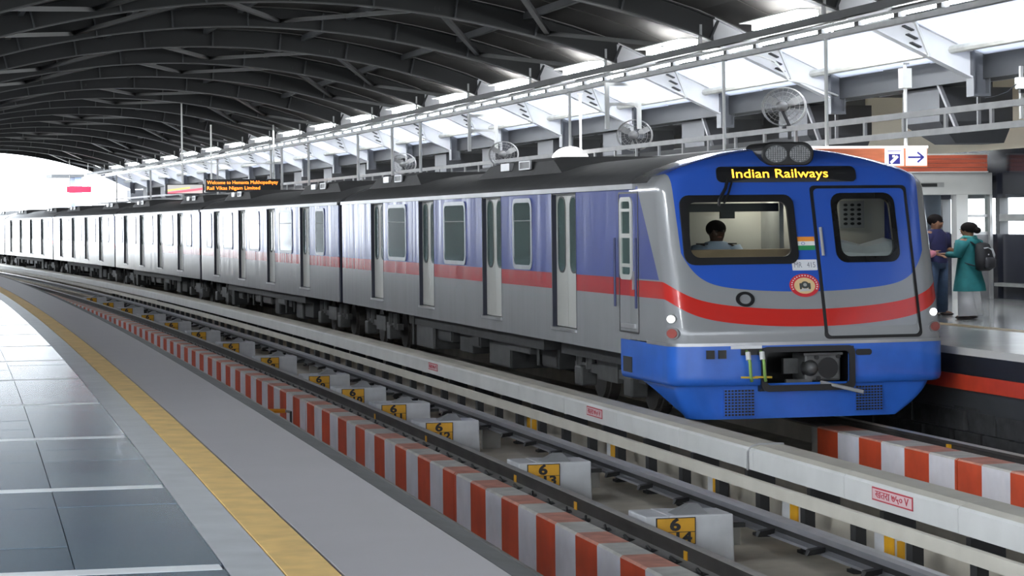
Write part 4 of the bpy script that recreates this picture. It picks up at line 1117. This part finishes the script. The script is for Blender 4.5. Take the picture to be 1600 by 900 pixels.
# cab side door with window strip
cdr = ring_plate(rrect(1.60, 2.55, .2, 2.13, .03, 3), rrect(1.625, 2.525, .225, 2.105, .02, 3), -HW - .006, .006).build('cab_door', M_rubber, car)
fr = ring_plate(rrect(1.86, 2.46, .93, 2.06, .10, 4), rrect(1.95, 2.37, 1.0, 2.0, .05, 4), -HW - .022, .02).build('window_frame', M_door, cdr)
side_plate(rrect(1.94, 2.38, .98, 2.0, .05, 4), -HW - .01, .008).build('pane', M_win, cdr)
MB().box(-HW - .025, -HW, 1.95, 2.37, 1.50, 1.56).box(-HW - .025, -HW, 1.95, 2.37, 1.1, 1.15).box(-HW - .025, -HW, 1.95, 2.37, 1.86, 1.9).build('glazing_bar', M_door, cdr)
MB().box(-HW - .03, -HW, 1.75, 2.4, .27, .33).build('step_plate', M_gutter, cdr)
MB().box(-HW - .05, -HW - .02, 1.72, 1.75, .8, 1.05).build('grab_handle', M_galv, cdr)
for yy in (1.57, 2.6): MB().tube((-HW - .05, yy, .55), (-HW - .05, yy, 1.5), .018, 8).build('hand_rail', mat('rail_blue', (.02, .03, .12), .4), cdr)
roof(car, YB - .02, C1); vents(car, (41.0 - SF, 52.5 - SF))
underframe(car, 37.4 - SF, 48.5 - SF, 11); bogie(car, 34.5 - SF); bogie(car, C1 - 2.9); ends(car, C1, 1)
MB().box(-1.7, 1.7, .9, 6.5, -.3, -.1).build('underframe', M_under, car)
MB().box(-1.3, 1.3, .9, 2.2, -.8, -.3).build('underframe', M_under, car)
MB().box(-HW - .03, -HW - .0, 1.9, 2.3, -.33, -.12).build('foot_recess', M_rubber, car)
# cab interior
M_cabin = mat('cabin_cream', (.52, .50, .44), .7, var=.04)
ci = MB().box(-1.8, 1.8, 1.95, 2.0, 0.1, 2.2).build('cab_back_wall', M_cabin, car)
MB().box(-.02, .04, 1.2, 1.95, .15, 2.15).build('partition', mat('cabin_grey', (.40, .40, .38), .6), ci)
MB().box(-1.7, -.05, .55, .9, 1.14, 1.34).box(-1.7, -.05, .75, .9, .4, 1.14).build('driver_desk', mat('desk_tan', (.45, .31, .18), .6, var=.1), car)
MB().box(-1.75, 1.75, .9, 1.95, 2.12, 2.16).build('cab_ceiling', M_cabin, car)
MB().box(-1.6, -.12, .95, 1.05, 1.84, 1.95).build('sun_visor', M_rubber, ci)
MB().box(-.92, -.72, 1.0, 1.05, 1.75, 1.85).build('mirror', M_rubber, ci)
pn = MB().box(1.12, 1.48, 1.90, 1.95, 1.60, 1.98).build('vent_panel', M_galv, ci)
vh = MB()
for i in range(3):
    for k in range(5): vh.prism(ell(1.20 + i * .1, 1.66 + k * .065, .03, .02, 10), 1.885, 1.90)
tag(vh.build('vent_holes', M_rubber, pn), kind='stuff')
cl = MB(); ringc = []
for k in range(7):
    t = k / 6; ringc.append([(.4 + 1.0 * t, .62 + .5 * math.sin(a) * .6, 1.21 + .22 * (1 + math.sin(3 * t * PI) * .2) * (1 if math.cos(a) > 0 else .2) * abs(math.cos(a))) for a in [2 * PI * q / 10 for q in range(10)]])
tag(cl.loft(ringc).build('folded_cloth', mat('cloth_white', (.85, .85, .85), .8, var=.05), None, pf, car.rotation_euler.z), 'white folded cloth lying behind the right front window', 'cloth')
MB().box(.35, 1.55, .5, .95, 1.0, 1.2).build('locker', M_cabin, car)
MB().box(-1.75, -1.1, 1.8, 1.95, 1.3, 1.9).build('equipment_rack', M_under2, ci)
for k in range(3): MB().box(-1.72, -1.2, 1.77, 1.8, 1.36 + .17 * k, 1.42 + .17 * k).build('rack_unit', M_galv, ci)
cl_l = MB().box(-.5, .6, 1.5, 1.6, 2.09, 2.12).build('cab_lamp', emit('cab_lamp', (1, .97, .9), 9), car)

# ------------------------------------------------------------------ people
M_skin = mat('skin_brown', (.26, .13, .075), .55, var=.06); M_hair = mat('hair_black', (.008, .006, .006), .85, var=.2, spec=.15)
def skin_body(name, verts, edges, radii, m, parent, lv=2):
    me = bpy.data.meshes.new(name); me.from_pydata([Vector(v) for v in verts], edges, []); me.materials.append(m)
    o = link(name, me, parent)
    md = o.modifiers.new('skin', 'SKIN'); md.use_smooth_shade = True
    if not me.skin_vertices: pass
    for i, r in enumerate(radii):
        me.skin_vertices[0].data[i].radius = r if isinstance(r, tuple) else (r, r)
    me.skin_vertices[0].data[0].use_root = True
    sb = o.modifiers.new('subsurf', 'SUBSURF'); sb.levels = lv; sb.render_levels = lv
    return o
def person(label, loc, rz, H, arms, skin=M_skin, legs=((-.09, .0), (.09, .02)), head_turn=0.0, seated=False, group=None, sc=1.28):
    """faces local -y; arms: per side list of (elbow, wrist) points; built at 1.7 m and scaled"""
    root = empty('person', loc, rz, label, 'person', group); k = H / 1.7; root.scale = (k * sc, k * sc, k)
    V, E, Rr = [], [], []
    def v(p, r, frm=None):
        V.append(p); Rr.append(r)
        if frm is not None: E.append((frm, len(V) - 1))
        return len(V) - 1
    pel = v((0, 0, .95), (.145, .10)); bel = v((0, .0, 1.1), (.13, .095), pel); ch = v((0, .01, 1.28), (.15, .105), bel); sh = v((0, .01, 1.40), (.11, .08), ch)
    nk = v((0, .0, 1.47), (.052, .055), sh); hd0 = v((0, -.015, 1.54), (.062, .075), nk); hd1 = v((0, -.01, 1.61), (.072, .09), hd0); v((0, .0, 1.67), (.055, .07), hd1)
    v((0, -.115, 1.575), .014, hd0)
    for sx in (-1, 1): v((sx * .082, .005, 1.58), .014, hd0)
    for sx, (el, wr) in zip((-1, 1), arms):
        s_ = v((sx * .17, .01, 1.385), .055, sh); e_ = v(el, .045, s_); w_ = v(wr, .03, e_)
        d = (Vector(wr) - Vector(el)).normalized(); sd = d.cross(Vector((0, 0, 1))); sd = sd.normalized() if sd.length > .1 else Vector((1, 0, 0))
        pm = v(tuple(Vector(wr) + d * .055), (.034, .018), w_)
        for q in (-1.5, -.5, .5, 1.5):
            f1 = v(tuple(Vector(wr) + d * .10 + sd * q * .02), .0095, pm); v(tuple(Vector(wr) + d * (.145 - .008 * abs(q)) + sd * q * .022 + Vector((0, 0, -.015))), .008, f1)
        t1 = v(tuple(Vector(wr) + d * .05 - sd * .04), .010, w_); v(tuple(Vector(wr) + d * .085 - sd * .052), .009, t1)
    if not seated:
        for sx, (fx, fyy) in zip((-1, 1), legs):
            h_ = v((sx * .085, 0, .88), .092, pel); kn = v((fx * .5 + sx * .045, fyy * .5 - .015, .49), .062, h_); an = v((fx, fyy + .01, .085), .042, kn)
            ft = v((fx + sx * .01, fyy - .06, .04), (.042, .032), an); v((fx + sx * .02, fyy - .15, .028), (.038, .024), ft)
    b = skin_body('body', V, E, Rr, skin, root)
    return root
def hair(root, bun=False, long_=False, m=M_hair):
    h = MB(); h.ball((0, .014, 1.625), .098, .113, .105, 16, 10)
    if bun: h.ball((0, .125, 1.58), .06, .05, .06, 12, 8)
    if long_: h.path([(0, .06, 1.62), (0, .10, 1.5), (0, .115, 1.38), (0, .12, 1.25)], [.08, .075, .06, .03], 10)
    h.build('hair', m, root, smooth=True)
def face(root):
    f = MB()
    for sx in (-1, 1): f.ball((sx * .032, -.098, 1.595), .013, .01, .009, 8, 6)
    f.build('eyes', mat('eye_dark', (.02, .02, .02), .3, var=0), root); MB().ball((0, -.103, 1.525), .026, .008, .007, 8, 6).build('mouth', mat('lip', (.25, .08, .06), .5, var=0), root)
def sleeve(mb, a, b, r0, r1, c=None, r2=None):
    P = [a, tuple((Vector(a) + Vector(b)) / 2), b]; Q = [r0, (r0 + r1) / 2, r1]
    if c: P += [tuple((Vector(b) + Vector(c)) / 2), c]; Q += [(r1 + r2) / 2, r2]
    mb.path(P, Q, 12)
def rings_z(rows, n=20):
    return [[(cx + rx * math.cos(2 * PI * k / n), cy + ry * math.sin(2 * PI * k / n), z) for k in range(n)] for z, rx, ry, cx, cy in rows]
M_teal = mat('teal_cotton', (.015, .16, .17), .8, var=.15, scale=8); M_wcot = mat('white_cotton', (.80, .78, .78), .8, var=.05, scale=5)
M_navy = mat('navy_cotton', (.02, .02, .08), .8, var=.2, scale=6); M_jean = mat('denim', (.04, .07, .13), .8, var=.25, scale=8); M_pink = mat('pink_cotton', (.62, .22, .28), .8, var=.12, scale=6)
M_shoe = mat('dark_sandal', (.03, .02, .02), .6)
def trousers(root, m, legs, r_an, top=.98):
    mb = MB(); mb.loft(rings_z([(.80, .165, .115, 0, 0), (.9, .17, .12, 0, 0), (top, .155, .11, 0, 0)]))
    for sx, (fx, fyy) in zip((-1, 1), legs):
        mb.path([(sx * .085, 0, .92), (fx * .5 + sx * .05, fyy * .5 - .01, .5), (fx, fyy + .01, .06)], [(.098, .11), ((.075 + r_an) / 2, (.08 + r_an) / 2), (r_an, r_an * 1.05)], 14)
    mb.build('trousers', m, root, smooth=True)
def shoes(root, legs):
    for sx, (fx, fyy) in zip((-1, 1), legs):
        MB().ball((fx + sx * .012, fyy - .055, .03), .05, .12, .03, 12, 6).build('shoe', M_shoe, root, smooth=True)
# woman in teal with a backpack, seen from behind, turned to the left
RZ = 38.6 / R
lg = ((-.10, .0), (.10, .03))
armsT = [((-.24, -.06, 1.16), (-.20, -.28, 1.17)), ((.23, -.02, 1.14), (.12, -.26, 1.16))]
w1 = person('woman in teal tunic and white trousers with a black backpack, standing on far platform', W(38.4, 16.60, 0), PI + .62 + RZ, 1.62, armsT, legs=lg, sc=1.42)
hair(w1, bun=True); face(w1); trousers(w1, M_wcot, lg, .115, 1.0); shoes(w1, lg)
t = MB(); t.loft(rings_z([(.50, .25, .19, 0, .01), (.62, .235, .18, 0, .01), (.80, .205, .15, 0, 0), (.95, .19, .135, 0, 0), (1.1, .165, .125, 0, 0), (1.28, .18, .13, 0, .01), (1.39, .19, .115, 0, .01), (1.46, .11, .085, 0, .01), (1.475, .07, .07, 0, .005)], 24), 0, True, False)
for sx, (el, wr) in zip((-1, 1), armsT): sleeve(t, (sx * .155, .01, 1.385), el, .096, .066, tuple(Vector(el) + (Vector(wr) - Vector(el)) * .75), .052)
t.build('tunic', M_teal, w1, smooth=True)
sc_ = MB().path([(-.1, -.08, 1.40), (-.13, .02, 1.46), (0, .09, 1.43), (.13, .02, 1.46), (.1, -.08, 1.38)], .035, 8).build('scarf', mat('scarf_teal', (.08, .35, .33), .8), w1, smooth=True)
bp = empty('backpack', W(38.4, 16.60, 0), PI + .62 + RZ, 'black and grey backpack on the back of the woman in teal', 'backpack'); kq = 1.62 / 1.7; bp.scale = (kq * 1.42, kq * 1.42, kq)
M_bag = mat('bag_black', (.015, .015, .018), .7, var=.2)
MB().loft(rings_z([(.86, .10, .05, 0, .22), (.89, .15, .085, 0, .22), (1.05, .16, .10, 0, .225), (1.22, .15, .09, 0, .215), (1.33, .12, .07, 0, .2), (1.36, .06, .04, 0, .19)], 20)).build('pack_body', M_bag, bp, smooth=True)
MB().loft(rings_z([(.90, .10, .03, 0, .30), (.93, .12, .05, 0, .305), (1.06, .115, .05, 0, .31), (1.10, .09, .03, 0, .30)], 16)).build('front_pocket', mat('bag_dark', (.03, .03, .035), .6), bp, smooth=True)
MB().path([(-.10, .29, 1.02), (-.105, .30, 1.14), (-.07, .295, 1.24), (.02, .275, 1.27), (.09, .27, 1.26)], [(.028, .012)] * 5, 8).build('grey_trim', mat('bag_grey', (.42, .43, .44), .6), bp, smooth=True)
MB().ball((.05, .315, 1.15), .014, .006, .014, 8, 6).build('logo_patch', M_wcot, bp)
for sx in (-1, 1): MB().path([(sx * .10, .15, 1.32), (sx * .11, .02, 1.46), (sx * .12, -.12, 1.35), (sx * .14, -.12, 1.15), (sx * .15, .05, 1.0), (sx * .13, .16, .95)], [(.022, .01)] * 6, 8).build('strap', M_bag, bp, smooth=True)
# man in navy and jeans, facing the camera side, behind
lg2 = ((-.10, .02), (.10, -.02)); armsM = [((-.25, .02, 1.14), (-.22, -.2, 1.05)), ((.25, .02, 1.14), (.2, -.2, 1.08))]
m1 = person('tall person in navy shirt and jeans standing behind the woman in teal', W(39.9, 16.66, 0), .5 + RZ, 1.76, armsM, legs=lg2)
hair(m1); face(m1); trousers(m1, M_jean, lg2, .075); shoes(m1, lg2)
t = MB(); t.loft(rings_z([(.90, .185, .13, 0, 0), (1.1, .17, .125, 0, 0), (1.28, .185, .135, 0, .01), (1.39, .19, .115, 0, .01), (1.46, .11, .085, 0, .01), (1.475, .07, .07, 0, .005)], 22), 0, True, False)
for sx, (el, wr) in zip((-1, 1), armsM): sleeve(t, (sx * .155, .01, 1.385), el, .098, .07)
t.build('shirt', M_navy, m1, smooth=True)
# person in pink beside the train, half hidden
armsP = [((-.22, -.08, 1.16), (-.1, -.28, 1.22)), ((.24, -.05, 1.16), (.25, -.27, 1.22))]
p1 = person('person in pink top half hidden by the right edge of the train front', W(39.0, 15.88, 0), PI * .5 + .2 + RZ, 1.58, armsP, legs=lg2)
hair(p1, bun=True); face(p1); trousers(p1, M_jean, lg2, .075); shoes(p1, lg2)
t = MB(); t.loft(rings_z([(.78, .20, .15, 0, 0), (1.0, .18, .13, 0, 0), (1.28, .175, .13, 0, .01), (1.39, .19, .115, 0, .01), (1.46, .11, .085, 0, .01), (1.475, .07, .07, 0, .005)], 22), 0, True, False)
for sx, (el, wr) in zip((-1, 1), armsP): sleeve(t, (sx * .155, .01, 1.385), el, .096, .066, tuple(Vector(el) + (Vector(wr) - Vector(el)) * .7), .055)
t.build('tunic', M_pink, p1, smooth=True)
# driver seated in the cab
rot = car.rotation_euler.z
dpos = pf + Vector((math.cos(rot) * -.90 - math.sin(rot) * 1.25, math.sin(rot) * -.90 + math.cos(rot) * 1.25, -.20))
armsD = [((-.26, -.08, 1.16), (-.20, -.30, 1.14)), ((.26, -.08, 1.16), (.20, -.30, 1.14))]
dv = person('driver in pale blue uniform shirt seated behind the left windscreen', dpos, rot, 1.90, armsD, seated=True, skin=mat('skin_dark', (.07, .035, .022), .55), sc=1.25)
hair(dv); face(dv)
t = MB(); t.loft(rings_z([(.86, .19, .14, 0, 0), (1.1, .175, .13, 0, 0), (1.28, .19, .135, 0, .01), (1.39, .19, .115, 0, .01), (1.46, .11, .085, 0, .01), (1.475, .07, .07, 0, .005)], 22), 0, True, False)
for sx, (el, wr) in zip((-1, 1), armsD): sleeve(t, (sx * .155, .01, 1.385), el, .098, .075)
t.build('uniform_shirt', mat('uniform_blue', (.42, .50, .60), .8, var=.06), dv, smooth=True)
for sx in (-1, 1): MB().box(min(sx * .1, sx * .19), max(sx * .1, sx * .19), -.05, .05, 1.435, 1.45).build('epaulette', M_ink, dv)
MB().box(-1.25, -.55, 1.35, 1.5, .3, 1.05).box(-1.25, -.55, 1.0, 1.4, .85, .95).build('driver_seat', mat('seat_black', (.03, .03, .03), .7), car)

# ------------------------------------------------------------------ small building beyond the open end, conduit on the roof
fb = empty('end_building', W(190, 16.4, -9), 190 / R, 'pale building block glimpsed beyond the open end of the station', 'building')
MB().box(-1.4, .3, 0, 3, 0, 12.78).build('base_wall', mat('pale_wall', (.62, .64, .66), .7, var=.05), fb)
MB().box(-1.45, -.6, -.05, 0, 12.8, 13.27).box(-.55, .25, -.05, 0, 12.8, 13.27).build('parapet_panel', mat('parapet_grey', (.34, .35, .36), .6, var=.08), fb)
MB().box(.85, 1.4, 0, 3, 0, 14.5).build('stair_tower', mat('tower_blue', (.30, .36, .55), .6, var=.1), fb)
MB().box(-1.0, 1.5, -.5, 3, 14.5, 14.75).build('canopy', M_dark, fb)
cdt = MB().path([W(46.9, 15.54, 5.08), W(46.9, 15.9, 5.06), W(46.9, 16.23, 4.95), W(46.9, 16.42, 4.75), W(46.9, 16.53, 4.56), W(46.9, 16.9, 4.5), W(46.9, 17.6, 4.24)], .022, 8)
cdt.build('conduit', M_pole, ceil, smooth=True)
